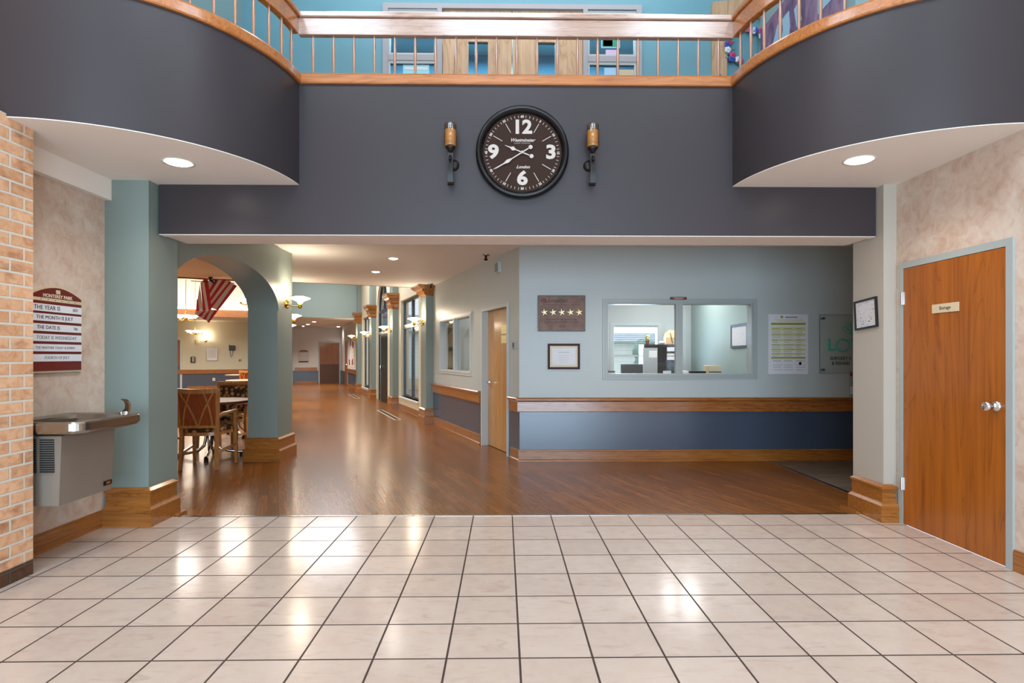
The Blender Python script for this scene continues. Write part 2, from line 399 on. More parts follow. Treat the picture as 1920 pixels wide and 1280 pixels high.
def build(name, mb, mat, parent=None, loc=None, rot=0):
    me = bpy.data.meshes.new(name); me.from_pydata(mb.v, [], mb.f); me.materials.append(M[mat] if isinstance(mat, str) else mat)
    me.polygons.foreach_set('use_smooth', mb.sm)
    me.update()
    import bmesh
    bm = bmesh.new(); bm.from_mesh(me); bmesh.ops.recalc_face_normals(bm, faces=bm.faces)
    bm.to_mesh(me); bm.free()
    o = bpy.data.objects.new(name, me); C.objects.link(o)
    if parent: o.parent = parent
    if loc is not None: o.location = loc
    if rot: o.rotation_euler.z = rot
    return o
def tag(o, label, cat, group=None, kind=None):
    o['label'] = label; o['category'] = cat
    if group: o['group'] = group
    if kind: o['kind'] = kind
    return o
def thing(name, label, cat, loc=(0,0,0), rot=0, group=None):
    o = bpy.data.objects.new(name, None); C.objects.link(o); o.location = loc; o.rotation_euler.z = rot; o.empty_display_size = .1
    return tag(o, label, cat, group)
def struct(name, mb, mat, parent=None, loc=None, rot=0):
    o = build(name, mb, mat, parent, loc, rot)
    if not parent: o['kind'] = 'structure'
    return o
def sroot(name, loc=(0,0,0), rot=0):
    o = bpy.data.objects.new(name, None); C.objects.link(o); o.location = loc; o.rotation_euler.z = rot; o['kind'] = 'structure'; return o
def copy_tree(o, loc=None, rot=None, label=None, parent=None):
    c = o.copy(); C.objects.link(c); c.parent = parent
    if loc is not None: c.location = loc
    if rot is not None: c.rotation_euler.z = rot
    if label: c['label'] = label
    for ch in list(o.children): copy_tree(ch, parent=c)
    return c

# ------------------------------------------------------------------ camera
F_, CX, CY, H = 1070, 960, 667, 1.359
PSI = math.atan(15.5/1070); SP, CP = math.sin(PSI), math.cos(PSI)
cam = bpy.data.cameras.new('camera'); co = bpy.data.objects.new('camera', cam); C.objects.link(co); SC.camera = co
co.location = (0, 0, H); co.rotation_euler = (R(90), 0, -PSI)
cam.sensor_width = 36; cam.lens = F_/1920*36; cam.shift_y = 27/1920; cam.clip_end = 300
def ay(px, py, Y):
    r = (px-CX)/F_; k = SP/CP; x = Y*(r+k)/(1-r*k); return x, H+(CY-py)/F_*(x*SP+Y*CP)
def axp(px, py, X):
    r = (px-CX)/F_; k = SP/CP; Y = X*(1-r*k)/(r+k); return Y, H+(CY-py)/F_*(X*SP+Y*CP)
ANG = R(21.4); O = (.2, 7.36, 0)
def W(t, s, z=0): return (O[0]-math.sin(ANG)*s+math.cos(ANG)*t, O[1]+math.cos(ANG)*s+math.sin(ANG)*t, z)
def W2(t, s): return W(t, s)[:2]

# ------------------------------------------------------------------ floors
CE = 2.775; TOP = 6.2
m = MB(); m.box(-3.2, 3.235, -4, 4.865, -.1, 0); struct('floor', m, 'tile')
m = MB(); m.prism([(-3.2, 4.865), (3.235, 4.865), (7, 5.06), (7, 14), (0, 14), (-4.2, 32), (-12, 32), (-17, 12), (-17, 4.9), (-3.2, 4.9)], -.1, 0)
struct('floor', m, 'floorwood')
m = MB(); m.box(3.445, 7, 5.1, 7.36, 0, .003); struct('floor', m, 'brownfloor')
m = MB(); m.box(3.41, 3.445, 5.1, 7.345, 0, .006); struct('trim_1', m, 'steel')
m = MB(); m.box(-2.75, 3.05, 4.852, 4.88, 0, .004); struct('trim_2', m, 'steel')

# ------------------------------------------------------------------ lobby shell
m = MB(); m.box(-3.35, -3.2, 3.3, 4.64, 0, 2.605); struct('wall_left', m, 'paperwall')
m = MB(); m.box(-3.35, -3.145, 3.61, 4.64, 2.605, CE); struct('trim_3', m, 'ceil')
m = MB(); m.box(-3.2, -3.185, 3.607, 4.58, 0, .125); m.box(-3.2, -3.19, 3.607, 4.58, .125, .135); struct('baseboard_left', m, 'trimy')
m = MB(); m.box(-3.6, -2.937, -4, 3.605, 0, 2.79); m.box(-3.6, -3.3, -4, 3.38, 2.79, TOP); struct('wall_brick', m, 'brick')
m = MB(); m.holes(-4, 4.66, 0, CE, [(3.59, 4.585, 0, 2.115)], 3.235, 3.4, 'y'); m.box(3.235, 3.4, -4, 3.38, CE, TOP); struct('wall_right', m, 'paperwall')
m = MB(); m.box(3.22, 3.235, 1.0, 3.59, 0, .125); m.box(3.225, 3.235, 1.0, 3.59, .125, .135); struct('baseboard_right', m, 'trimy')
# rear wall of the lobby with tall windows (behind the photographer)
m = MB(); m.holes(-3.2, 3.235, 0, TOP, [(-3.0, -.15, .08, 2.5), (.15, 3.0, .08, 2.5), (-2.6, -.3, 3.0, 5.7), (.3, 2.6, 3.0, 5.7)], -4.1, -4.0)
struct('wall_rear', m, 'paperwall')
for i, (a, b, c, d) in enumerate([(-3.0, -.15, .08, 2.5), (.15, 3.0, .08, 2.5), (-2.6, -.3, 3.0, 5.7), (.3, 2.6, 3.0, 5.7)]):
    m = MB(); cx = (a+b)/2
    for x in (a+.02, cx, b-.02): m.box(x-.025, x+.025, -4.09, -4.02, c, d)
    for z in (c+.02, (c+d)/2, d-.02): m.box(a, b, -4.09, -4.02, z-.025, z+.025)
    struct('window_%d' % (i+1), m, 'frame_grey')
SKY = [(-3.0, -1.7), (-.95, .75), (1.85, 3.1)]
m = MB(); m.box(-5, 5, -4.2, .3, TOP, TOP+.1); m.box(-5, 5, 2.0, 9.5, TOP, TOP+.1)
for a, b in ((-5, -3.0), (-1.7, -.95), (.75, 1.85), (3.1, 5)): m.box(a, b, .3, 2.0, TOP, TOP+.1)
for a, b in SKY:
    for p, q, u, v in ((a-.03, a, .27, 2.03), (b, b+.03, .27, 2.03), (a, b, .27, .3), (a, b, 2.0, 2.03)): m.box(p, q, u, v, TOP+.1, TOP+.5)
struct('ceiling', m, 'white_ceil')

# balcony edge path
cl, cr, RR = (-3.05, 4.77), (3.27, 4.77), 1.362
YB = 4.735
def arcp(c, a0, a1, n, r=RR): return [(c[0]+r*math.cos(R(a0+(a1-a0)*i/n)), c[1]+r*math.sin(R(a0+(a1-a0)*i/n))) for i in range(n+1)]
left = [(-3.6, 3.408)] + arcp(cl, 270, 358.5, 90)
right = arcp(cr, 181.5, 270, 90) + [(3.9, 3.408)]
path = left + right
# fascias: two curved wings and the straight middle that comes down as the beam
m = MB(); m.sweep(left, -.08, 0, CE, 3.60); struct('wall_balcony_left', m, 'slate')
m = MB(); m.sweep(right, -.08, 0, CE, 3.60); struct('wall_balcony_right', m, 'slate')
m = MB(); m.plate([(-2.835, 2.36), (3.115, 2.36), (3.115, CE), (right[0][0]+.02, CE), (right[0][0]+.02, 3.60), (left[-1][0]-.02, 3.60), (left[-1][0]-.02, CE), (-2.835, CE)], YB, YB+.08); struct('wall_balcony_front', m, 'slate')
m = MB(); m.box(-2.835, 3.115, YB+.08, 5.15, 2.362, CE); struct('ceiling_beam', m, 'ceil')
m = MB(); m.box(-2.835, 3.115, YB+.002, YB+.09, 2.355, 2.362); struct('trim_4', m, 'ceil')
def slab(pts, z0, z1, name, mat): 
    m = MB(); m.prism(pts, z0, z1); return struct(name, m, mat)
slab([(-3.6, 3.412)] + arcp(cl, 270, 358.5, 90, RR-.003) + [(-1.70, 4.8), (-3.6, 4.8)], CE-.006, 3.1, 'ceiling_soffit', 'ceil')
slab([(1.91, 4.8)] + arcp(cr, 181.5, 270, 90, RR-.003) + [(3.9, 3.412), (3.9, 4.8)], CE-.006, 3.1, 'ceiling_soffit', 'ceil')
# ceiling of the lower hall and of the dining room's near side
slab([(-3.1, 4.82), (7, 4.82), (7, 13), W2(1.2, 4.95), W2(-2.8, 4.95), W2(-3.0, 4.95), W2(-3.0, 1.2)], 2.77, 3.1, 'ceiling_hall', 'hallceil')
slab([(-3.3, 4.9), W2(-3.2, 1.6), W2(-3.2, 4.95), W2(-15, 4.95), (-17, 4.9)], 2.77, 3.1, 'ceiling_dining', 'ceil')
# upper level walls
m = MB(); m.holes(-3.05, 3.05, 3.1, TOP, [(-1.34, 1.539, 3.1, 5.265)], 6.35, 6.5); struct('wall_upper_back', m, 'teal')
m = MB(); m.box(-3.0, -2.88, 4.6, 6.35, 3.1, TOP); m.box(-5, -3.0, 4.6, 4.7, 3.1, TOP); struct('wall_upper_left', m, 'teal_lit')
m = MB(); m.box(2.86, 3.0, 4.6, 6.35, 3.1, TOP); m.box(3.0, 5, 4.6, 4.7, 3.1, TOP); struct('wall_upper_right', m, 'teal_lit')
m = MB(); m.box(-5, -3.6, 3.3, 3.4, 3.1, TOP); m.box(-5, -4.9, 3.3, 4.7, 3.1, TOP); m.box(-3.62, -3.6, -4, 3.4, 2.7, TOP); struct('wall_upper_wing_left', m, 'teal_lit')
m = MB(); m.box(3.4, 5, 3.3, 3.4, 3.1, TOP); m.box(4.9, 5, 3.3, 4.7, 3.1, TOP); struct('wall_upper_wing_right', m, 'teal_lit')
m = MB(); m.box(-5, 5, 4.78, 9.4, 3.05, 3.1); struct('floor_upper', m, 'brownfloor')
m = MB(); m.box(-3, 3, 9.2, 9.3, 3.1, TOP); m.box(-3, -2.9, 6.5, 9.3, 3.1, TOP); m.box(2.9, 3, 6.5, 9.3, 3.1, TOP); struct('wall_upper_room', m, 'teal')

# ------------------------------------------------------------------ columns
BASEP = [(.052, 0), (.052, .135), (.034, .155), (.03, .165), (.03, .262), (.04, .268), (.04, .285), (.012, .305)]
def base_loft(m, x0, y0, x1, y1, sc=1):
    m.loft([((x0-o*sc, y0-o*sc, x1+o*sc, y1+o*sc), z) for o, z in BASEP])
m = MB(); m.box(-3.199, -2.85, 4.622, 5.03, 0, 2.604); m.box(-3.144, -2.85, 4.622, 5.03, 2.604, CE); struct('column_left', m, 'sage')
m = MB(); base_loft(m, -3.14, 4.622, -2.85, 4.93); struct('baseboard_column_left', m, 'trim')
m = MB(); m.box(3.125, 3.234, 4.652, 5.06, 0, CE); struct('column_right', m, 'greige')
m = MB(); base_loft(m, 3.125, 4.652, 3.18, 5.0); struct('baseboard_column_right', m, 'trim')
for x0, x1, y0, y1 in ((-2.80, -2.765, 4.9, 5.02), (3.03, 3.065, 4.86, 5.1)):
    m = MB(); m.prism([(x0, y0), (x1, y0), (x1, y1), (x0, y1)], 0, .018); struct('trim_5', m, 'trimy')
m = MB(); m.box(3.18, 7, 5.0, 5.1, 0, 2.77); struct('wall_hall_right', m, 'greige')
m = MB(); m.box(6.9, 7, 5.1, 7.4, 0, 2.77); struct('wall_hall_end', m, 'officewall')
# the arch beside the left column
m = MB(); AX0, AX1 = -3.30, -2.905
m.arch(5.03, 7.41, 1.94, .465, 2.77, AX0, AX1, 'y', 48)
struct('wall_arch', m, 'sage')
m = MB(); m.box(-3.30, -2.92, 7.41, 7.92, 0, 2.77); struct('column_pier', m, 'sage')
m = MB(); base_loft(m, -3.30, 7.41, -2.92, 7.92, .9); struct('baseboard_pier', m, 'trim')
# dining side closing walls
m = MB(); m.box(-17, -3.2, 4.9, 5.02, 0, 2.77); struct('wall_dining_near', m, 'dinewall')

# ------------------------------------------------------------------ office front wall
m = MB(); m.holes(.2, 7, .64, 2.77, [(1.30, 3.262, 1.082, 2.076)], 7.36, 7.5); struct('wall_office', m, 'officewall')
m = MB(); m.box(.2, 7, 7.362, 7.5, 0, .64); struct('wall_office_wainscot', m, 'wains')
def rail_prof(z0, z1): 
    h = z1-z0
    return [(0, z0), (.032, z0), (.036, z0+.008), (.036, z0+h*.70), (.042, z0+h*.76), (.06, z0+h*.8), (.062, z0+h*.93), (.05, z1), (0, z1)]
m = MB(); m.sweep([W2(0, .27), (.2, 7.36), (6.9, 7.36)], 0, 0, 0, 0, rail_prof(.637, .822))
M['railg'] = wood('polished_oak_wall_rail', '#6a3a18', '#935526', '#aa7038', 'x', .24, 1, .7, 1, .14)
rr_ = tag(build('wall_handrail', m, 'railg'), 'long oak bumper handrail wrapping the office wall under the reception window', 'handrail', 'oak wall handrails')
BP = [(0, 0), (.03, 0), (.03, .02), (.016, .026), (.016, .128), (.024, .134), (.02, .148), (0, .15)]
m = MB(); m.sweep([W2(0, .27), (.2, 7.36), (6.9, 7.36)], 0, 0, 0, 0, BP); struct('baseboard_office', m, 'trim')

# reception window
def window_unit(name, X0, X1, Z0, Z1, mull, mat, loc=(0,0,0), rot=0, depth=.14, casing=.045, sash=.02, vb=0, glassmat='glass', y0=0, bars=()):
    r = sroot(name, loc, rot)
    m = MB()
    ci = casing
    m.holes(X0, X1, Z0, Z1, [(X0+ci, X1-ci, Z0+ci, Z1-ci)], y0-.012, y0+.0)
    m.holes(X0+ci-.012, X1-ci+.012, Z0+ci-.012, Z1-ci+.012, [(X0+ci+.012, X1-ci-.012, Z0+ci+.012, Z1-ci-.012)], y0-.018, y0+.03)
    build('casing', m, mat, r)
    m = MB(); a0, a1, b0, b1 = X0+ci+.006, X1-ci-.006, Z0+ci+.006, Z1-ci-.006
    m.holes(a0, a1, b0, b1, [(a0+sash, a1-sash, b0+sash, b1-sash)], y0+.0, y0+depth)
    for mu in mull: m.box(mu-.045, mu+.045, y0-.01, y0+.06, b0, b1); m.box(mu-.012, mu+.012, y0-.016, y0, b0, b1)
    for bz in bars: m.box(a0, a1, y0+.01, y0+.06, bz-.02, bz+.02)
    build('window_frame', m, mat, r)
    m = MB(); ed = [a0] + list(mull) + [a1]
    for p, q in zip(ed, ed[1:]):
        m = MB(); m.box(p+sash*.6, q-sash*.6, y0+.045, y0+.051, b0+sash*.6, b1-sash*.6); build('pane', m, glassmat, r)
    return r
window_unit('window_5', 1.275, 3.287, 1.058, 2.10, [2.272], 'frame_grey', (0, 7.36, 0))
m = MB(); m.box(2.15, 2.36, 7.325, 7.342, 2.086, 2.118); l_ = MB()
pl = thing('name_plate', 'tiny dark red name strip above the reception window mullion', 'sign')
build('plate', m, 'maroon', pl); l_ = MB(Matrix.Translation((2.255, 7.325, 0))); l_.box(-.07, .07, -.002, 0, 2.103, 2.108); l_.box(-.05, .05, -.002, 0, 2.093, 2.097); build('lettering', l_, 'cream_ink', pl)

# ------------------------------------------------------------------ office room
m = MB(); m.holes(-.85, 3.6, 0, 2.77, [(2.06, 2.95, .9, 1.95)], 10.8, 10.92); struct('wall_office_back', m, 'officewall')
m = MB(); m.box(3.56, 3.66, 7.5, 10.8, 0, 2.77); struct('wall_office_side', m, 'aqua')
window_unit('window_6', 2.02, 2.99, .86, 1.99, [], 'white_frame', (0, 10.8, 0), bars=(1.36,))
r = thing('window_blind', 'thin horizontal blind over the far office window', 'blind')
m = MB()
for i in range(26):
    z = .95+i*.037; m.box(2.08, 2.93, 10.86, 10.885, z, z+.0015)
build('slats', m, 'white', r); m = MB(); m.box(2.08, 2.93, 10.855, 10.89, 1.905, 1.935); build('headrail', m, 'white', r)
for i, (x, y) in enumerate(((2.1, 8.8), (3.0, 9.6))):
    r = thing('office_ceiling_light', 'recessed fluorescent troffer in the office ceiling, ' + ('left' if i == 0 else 'right') + ' of two', 'ceiling light', (x, y, 2.77), 0, 'office ceiling lights')
    m = MB(); m.holes(-.3, .3, -.02, .0, [], -.3, .3); build('light_frame', m, 'white', r)
    m = MB(); m.box(-.27, .27, -.27, .27, -.03, -.021); build('lens', m, 'panel', r)
# bookcase / rack with papers
r = thing('shelf_unit', 'black office shelf rack holding white papers behind the reception glass', 'shelf', (2.72, 9.9, 0))
m = MB(); m.box(-.28, -.25, 0, .4, 0, 1.56); m.box(.3, .33, 0, .4, 0, 1.56); m.box(-.28, .33, .38, .4, 0, 1.56)
build('side_panels', m, 'black', r)
for z in (0, .3, .6, .9, 1.2, 1.53):
    m = MB(); m.box(-.25, .3, 0, .38, z, z+.03); build('shelf', m, 'black', r)
m = MB(); m.box(-.30, -.05, -.03, 0, .02, 1.5); build('door', m, 'frame_grey', r)
for i, (z, c, h) in enumerate(((1.44, 'paper', .07), (1.36, 'cream_ink', .04), (1.29, 'paper', .06), (1.02, 'paper', .08), (.93, 'paper', .06), (1.33, 'white', .12))):
    m = MB(); x = .12 if i < 3 else (.05 if i < 5 else -.2)
    m.box(x, x+.14, -.02 - (.012 if i == 5 else 0), -.005 - (.024 if i == 5 else 0), z, z+h)
    tag(build('paper_note', m, c, None, (2.72, 9.9, 0)), 'white paper slip clipped to the black office shelf, ' + ('topmost', 'second from top', 'third from top', 'fourth from top', 'lowest', 'one on the left door')[i], 'paper', 'papers on the office shelf')
r = thing('paper_bag', 'brown paper bag standing on top of the black office shelf', 'bag', (2.93, 10.0, 1.56))
m = MB(); m.loft([((-.09, -.06, .09, .06), 0), ((-.1, -.07, .1, .07), .12), ((-.08, -.04, .09, .05), .2), ((-.03, -.015, .06, .02), .25)]); build('bag_body', m, 'candle', r)
m = MB(); m.tube([(-.02, -.07, .2), (0, -.08, .1), (.02, -.075, .02)], .008); build('ribbon', m, 'ink', r)
r = thing('folded_cloth', 'crumpled white cloth on the shelf beside the brown bag', 'cloth', (2.76, 9.93, 1.561))
m = MB(); m.ball((0, 0, .03), .07, 8, (.9, .8, .42)); build('cloth_body', m, 'paper', r)
r = thing('desk_planter', 'small brown planter with pale flowers at the left end of the office shelf', 'plant pot', (2.52, 9.98, 1.56))
m = MB(); m.lathe([(.03, 0), (.04, .07)], n=12); build('pot', m, 'tableedge', r)
m = MB()
for i in range(9): a = i*2.4; m.ball((.025*math.cos(a), .02*math.sin(a), .09+.008*i), .02, 6)
build('flowers', m, 'lime', r)
# desk, monitor, office machines
r = thing('office_desk', 'pale office desk under the reception window', 'desk', (2.3, 8.3, 0))
m = MB(); m.box(-1, 1.2, -.35, .35, 1.04, 1.07); build('desktop', m, 'white', r)
for x in (-.97, 1.15):
    m = MB(); m.box(x, x+.04, -.33, .33, 0, 1.04); build('leg_panel', m, 'white', r)
r = thing('computer_monitor', 'black computer monitor seen from behind at the office window', 'monitor', (1.88, 8.35, 1.07))
m = MB(); m.box(-.16, .16, -.02, .02, .03, .17, bev=.008); build('housing', m, 'black', r)
m = MB(); m.cyl((0, 0, 0), (0, 0, .05), .025); m.box(-.08, .08, -.06, .06, 0, .008); build('stand', m, 'blackf', r)
r = thing('desk_telephone', 'small dark desk telephone left of the monitor', 'telephone', (1.56, 8.3, 1.07))
m = MB(); m.loft([((-.07, -.08, .07, .08), 0), ((-.07, -.06, .07, .08), .04)]); build('phone_base', m, 'black', r)
m = MB(); m.beam((-.06, 0, .06), (.06, 0, .06), .03, .03, (0, 1, 0)); build('handset', m, 'black', r)
r = thing('printer', 'pale office printer at the right end of the office desk', 'printer', (3.1, 8.45, 1.07))
m = MB(); m.box(-.09, .09, -.12, .12, 0, .15, bev=.01); build('printer_body', m, 'sand', r)
m = MB(); m.box(-.09, .09, -.125, -.12, .045, .06); build('paper_slot', m, 'wains', r)
m = MB(); m.box(2.72, 2.98, 8.3, 8.5, 1.07, 1.1); m.box(2.74, 2.96, 8.31, 8.49, 1.1, 1.135)
tag(build('document_tray', m, 'black'), 'low black document tray left of the printer', 'tray')
m = MB(); m.box(2.6, 2.72, 8.35, 8.5, 1.07, 1.14, bev=.01); tag(build('tissue_box', m, 'white'), 'small white tissue box on the desk beside the black tray', 'box')
# picture on the office side wall
def framed(name, label, w, h, loc, rot, fmat, pmat, fw=.02, tilt=0, depth=.02, mat_=None, cat='picture', cover=True):
    r = thing(name, label, cat, loc, rot); r.rotation_euler = (0, 0, rot); r.rotation_mode = 'XYZ'
    T = Matrix.Rotation(tilt, 4, 'Y')
    m = MB(T); m.holes(-w/2, w/2, -h/2, h/2, [(-w/2+fw, w/2-fw, -h/2+fw, h/2-fw)], -depth, 0); build('picture_frame', m, fmat, r)
    m = MB(T); m.box(-w/2+fw*.8, w/2-fw*.8, -depth*.5, -.001, -h/2+fw*.8, h/2-fw*.8); build('print', m, pmat, r)
    if mat_:
        m = MB(T); k = fw+.03; m.box(-w/2+k, w/2-k, -depth*.55, -depth*.5, -h/2+k, h/2-k); build('certificate', m, mat_, r)
    return r, T
framed('wall_picture', 'grey-framed picture on the side wall inside the office', .62, .36, (3.556, 8.55, 1.66), R(-90), 'darkmetal', 'mapprint', .035)

# outside
m = MB(); m.box(-40, 60, 14, 90, -.2, -.1); struct('ground_outside', m, 'grass')
r = thing('neighbouring_house', 'low white clapboard building with grey roof seen through the office window', 'building', (9.5, 40, -.1))
m = MB(); m.box(-9, 9, 0, 8, 0, 2.5); build('wall', m, 'siding', r)
m = MB(); m.add([(-9.5,-.6,2.45),(9.5,-.6,2.45),(9.5,8.6,2.45),(-9.5,8.6,2.45),(-9.2,4,3.2),(9.2,4,3.2)], [(0,1,5,4),(2,3,4,5),(0,4,3),(1,2,5),(0,3,2,1)]); build('roof', m, 'shingle', r)
def shrub(label, loc, h, w, n=60):
    r = thing('shrub', label, 'shrub', loc)
    m = MB()
    for i in range(n):
        a = random.random()*6.28; q = random.random()**.5*w; z = h*(.15+.85*random.random())
        rr = .16*h*(1.1-abs(z/h-.5)); m.ball((q*math.cos(a)*(1.1-z/h*.6), q*math.sin(a)*(1.1-z/h*.6), z), rr, 5, (1, 1, 1))
    build('foliage', m, 'leaf', r); m = MB(); m.cyl((0,0,-.1), (0,0,h*.4), .05); build('stem', m, 'trim', r)
shrub('tall green shrub outside the office window', (4.35, 17.5, 0), 1.75, .4)

# ------------------------------------------------------------------ angled wall and corridor (local axes: x = across to the right, y = along)
RC = dict(loc=O, rot=ANG)
m = MB(); m.holes(0, 4.5, .64, 2.77, [(.36, 1.47, .64, 2.04), (1.99, 3.89, 1.08, 2.03)], 0, .14, 'y'); struct('wall_angled', m, 'officewall', **RC)
m = MB(); m.box(.001, .139, 1.47, 4.5, 0, .64); m.box(.001, .139, 0, .36, 0, .64); struct('wall_angled_wainscot', m, 'wains', **RC)
m = MB(); m.sweep([(0, 4.40), (0, 1.50)], 0, 0, 0, 0, [(-a, b) for a, b in rail_prof(.637, .822)])
# sweep offsets are to the right of travel; travel is -y so the right side is -x
m = MB(); m.sweep([(0, 4.40), (0, 1.50)], 0, 0, 0, 0, rail_prof(.637, .822)); o = build('wall_handrail', m, 'trimy', None, O, ANG)
tag(o, 'oak bumper handrail on the angled wall under its interior window', 'handrail', 'oak wall handrails')
m = MB(); m.sweep([(0, 4.42), (0, 1.50)], 0, 0, 0, 0, BP); struct('baseboard_angled', m, 'trimy', **RC)
# door in the angled wall ; door local: x right (towards camera), -y outward
RD = ANG - PI/2
def door_unit(name, w, h, loc, rot, leafmat, framemat, fw=.05, recess=.03, knob='lever', side=-1, hinges=0, plates=(), kick=None, leaf_out=0, sw=None):
    r = sroot(name, loc, rot)
    m = MB(); m.holes(-w/2-fw, w/2+fw, 0, h+fw, [(-w/2, w/2, 0, h)], -.016, .0); m.holes(-w/2-.012, w/2+.012, 0, h+.012, [(-w/2, w/2, 0, h)], 0, .13)
    build('door_frame', m, framemat, r)
    y = recess-leaf_out
    m = MB(); m.box(-w/2+.003, w/2-.003, y, y+.044, .008, h-.003); leaf = build('door_leaf', m, leafmat, r)
    kx = side*(w/2-.07)
    m = MB()
    if knob == 'lever':
        m.lathe([(.03, y), (.03, y-.01), (.012, y-.014), (.012, y-.05)], (kx, 0, .96), 16, 'y'); m.cyl((kx, y-.045, .96), (kx-side*.11, y-.045, .96), .009)
    else:
        m.lathe([(.036, y), (.036, y-.008), (.028, y-.016), (.014, y-.022), (.013, y-.04), (.02, y-.048), (.031, y-.058), (.033, y-.072), (.026, y-.084), (.008, y-.088), (.001, y-.088)], (kx, 0, knob), 24, 'y')
    build('door_handle', m, 'chrome', leaf)
    for i in range(hinges):
        z = (.33, h-.24, h/2)[i]; m = MB(); m.cyl((-side*(w/2), y-.012, z-.05), (-side*(w/2), y-.012, z+.05), .009); m.box(-side*w/2-.02, -side*w/2+.02, y-.005, y, z-.05, z+.05); build('hinge', m, 'chrome', leaf)
    for (px_, pz, pw, ph, txt, pm) in plates:
        m = MB(); m.box(px_-pw/2, px_+pw/2, y-.006, y, pz-ph/2, pz+ph/2, ); p = build('name_plate', m, pm, leaf)
        if txt: l = MB(); l.text(txt, ph*.55, px_, pz, y-.0065); build('lettering', l, 'ink', p)
    if kick: m = MB(); m.box(-w/2+.01, w/2-.01, y-.003, y, .02, kick[0]); build('kick_plate', m, kick[1], leaf)
    return r
c = W(0, .915)
door_unit('door_1', 1.11-.10, 2.03, c, RD, 'doorpale', 'white_frame', .05, .085, 'lever', -1,
          plates=((.17, 1.735, .2, .125, '', 'gold'), (.17, 1.595, .2, .11, '', 'gold')))
# storage door on the right wall : rot -90 => local x -> -Y (towards the viewer), outward -> -X
door_unit('door_2', .945, 2.062, (3.235, 4.087, 0), R(-90), 'doorwood', 'frame_grey', .05, .0, 1.03, 1, 2,
          plates=((-.03, 1.71, .25, .065, 'Storage', 'sand'),), leaf_out=.012)
# interior window in the angled wall
window_unit('window_7', -.98, .98, 1.03, 2.08, [0.0], 'white_frame', W(0, 2.94), RD, depth=.14, casing=.05)
m = MB(); m.box(.6, 3.2, 1.3, 4.7, 0, .05);  # dim room floor behind the angled window
m = MB(); m.box(1.05, 1.15, 1.75, 5.4, 0, 2.77); m.box(.14, 1.15, 5.3, 5.4, 0, 2.77); m.box(.14, 1.15, 1.65, 1.75, 0, 2.77); struct('wall_inner_office', m, 'farwall', **RC)
# ceiling-mounted items near the angled wall
def wl(t, s, z): return W(t, s, z)
r = thing('alarm_speaker', 'small louvred alarm speaker high on the angled wall by the corner', 'alarm', wl(0, .72, 2.60), RD)
m = MB(); m.box(-.075, .075, -.045, 0, -.075, .075, bev=.006); build('housing', m, 'white_frame', r)
for i in range(6):
    m = MB(); m.box(-.055, .055, -.05, -.044, -.055+i*.02, -.047+i*.02); build('louvre', m, 'darkmetal', r)
def sprinkler(label, loc):
    r = thing('ceiling_sprinkler', label, 'sprinkler', loc)
    m = MB(); m.lathe([(.05, 0), (.05, -.012), (.02, -.02)], n=16); build('escutcheon', m, 'steel', r)
    m = MB(); m.lathe([(.016, -.02), (.016, -.06), (.03, -.065), (.03, -.075), (.008, -.085)], n=12); build('sprinkler_head', m, 'bronze', r)
sprinkler('bronze ceiling sprinkler above the louvred alarm speaker', wl(-.2, .72, 2.77))
sprinkler('bronze ceiling sprinkler beside the nearest wooden column capital', wl(-.12, 4.15, 2.77))
r = thing('card_reader', 'small grey card reader between the narrow oak door and the wall corner', 'card reader', wl(0, .15, 1.50), RD)
m = MB(); m.box(-.05, .05, -.025, 0, -.05, .05, bev=.005); build('housing', m, 'frame_grey', r); m = MB(); m.box(-.012, .03, -.028, -.025, -.03, .03); build('reader_window', m, 'black', r)

# corridor colonnade ---------------------------------------------------------
# bay walls (x from 0 outwards), pilasters protrude to -.15
HC = 4.6
m = MB()
m.holes(4.5, 8.05, 0, HC, [(5.72, 7.72, .34, 2.75)], 0, .2, 'y')
m.holes(8.05, 11.75, 0, 2.74, [(9.62, 11.52, 0, 2.74)], 0, .2, 'y'); m.arch(9.62, 11.52, 2.74, .93, HC, 0, .2, 'y', 24); m.box(0, .2, 8.05, 9.62, 2.74, HC); m.box(0, .2, 11.52, 11.75, 2.74, HC)
m.holes(11.75, 15.3, 0, HC, [(12.9, 14.8, .24, 2.74)], 0, .2, 'y')
struct('wall_corridor_right', m, 'cream', **RC)
PS = [(4.42, 4.87), (8.02, 8.47), (11.68, 12.13), (15.15, 15.6)]
for i, (a, b) in enumerate(PS):
    m = MB(); m.box(-.15, .0, a, b, 0, 2.77 if i == 0 else HC); struct('column_corridor', m, 'sage', **RC)
    m = MB(); base_loft(m, -.15, a, .0, b); struct('baseboard_column', m, 'trimy', **RC)
    zt = 2.765 if i == 0 else 2.97
    r = thing('column_capital', 'stepped oak capital on the ' + ('nearest', 'second', 'third', 'farthest')[i] + ' sage column of the corridor', 'capital', O, ANG, 'oak column capitals')
    m = MB(); zb = 2.57
    h = zt-zb; pr_ = [(.005, 0), (.02, .04), (.035, .12), (.05, .30), (.085, .42), (.075, .46), (.10, .62), (.15, .72), (.15, .80), (.18, .86), (.18, 1)]
    m.loft([((-.15-o, a-o*.7, .0, b+o*.7), zb+h*q) for o, q in pr_]); build('capital_block', m, 'trimy', r)
m = MB(); m.sweep([(0, 8.0), (0, 4.92)], 0, 0, 0, 0, BP); m.sweep([(0, 15.1), (0, 12.2)], 0, 0, 0, 0, BP); m.sweep([(0, 9.5), (0, 8.5)], 0, 0, 0, 0, BP); struct('baseboard_corridor', m, 'trimy', **RC)
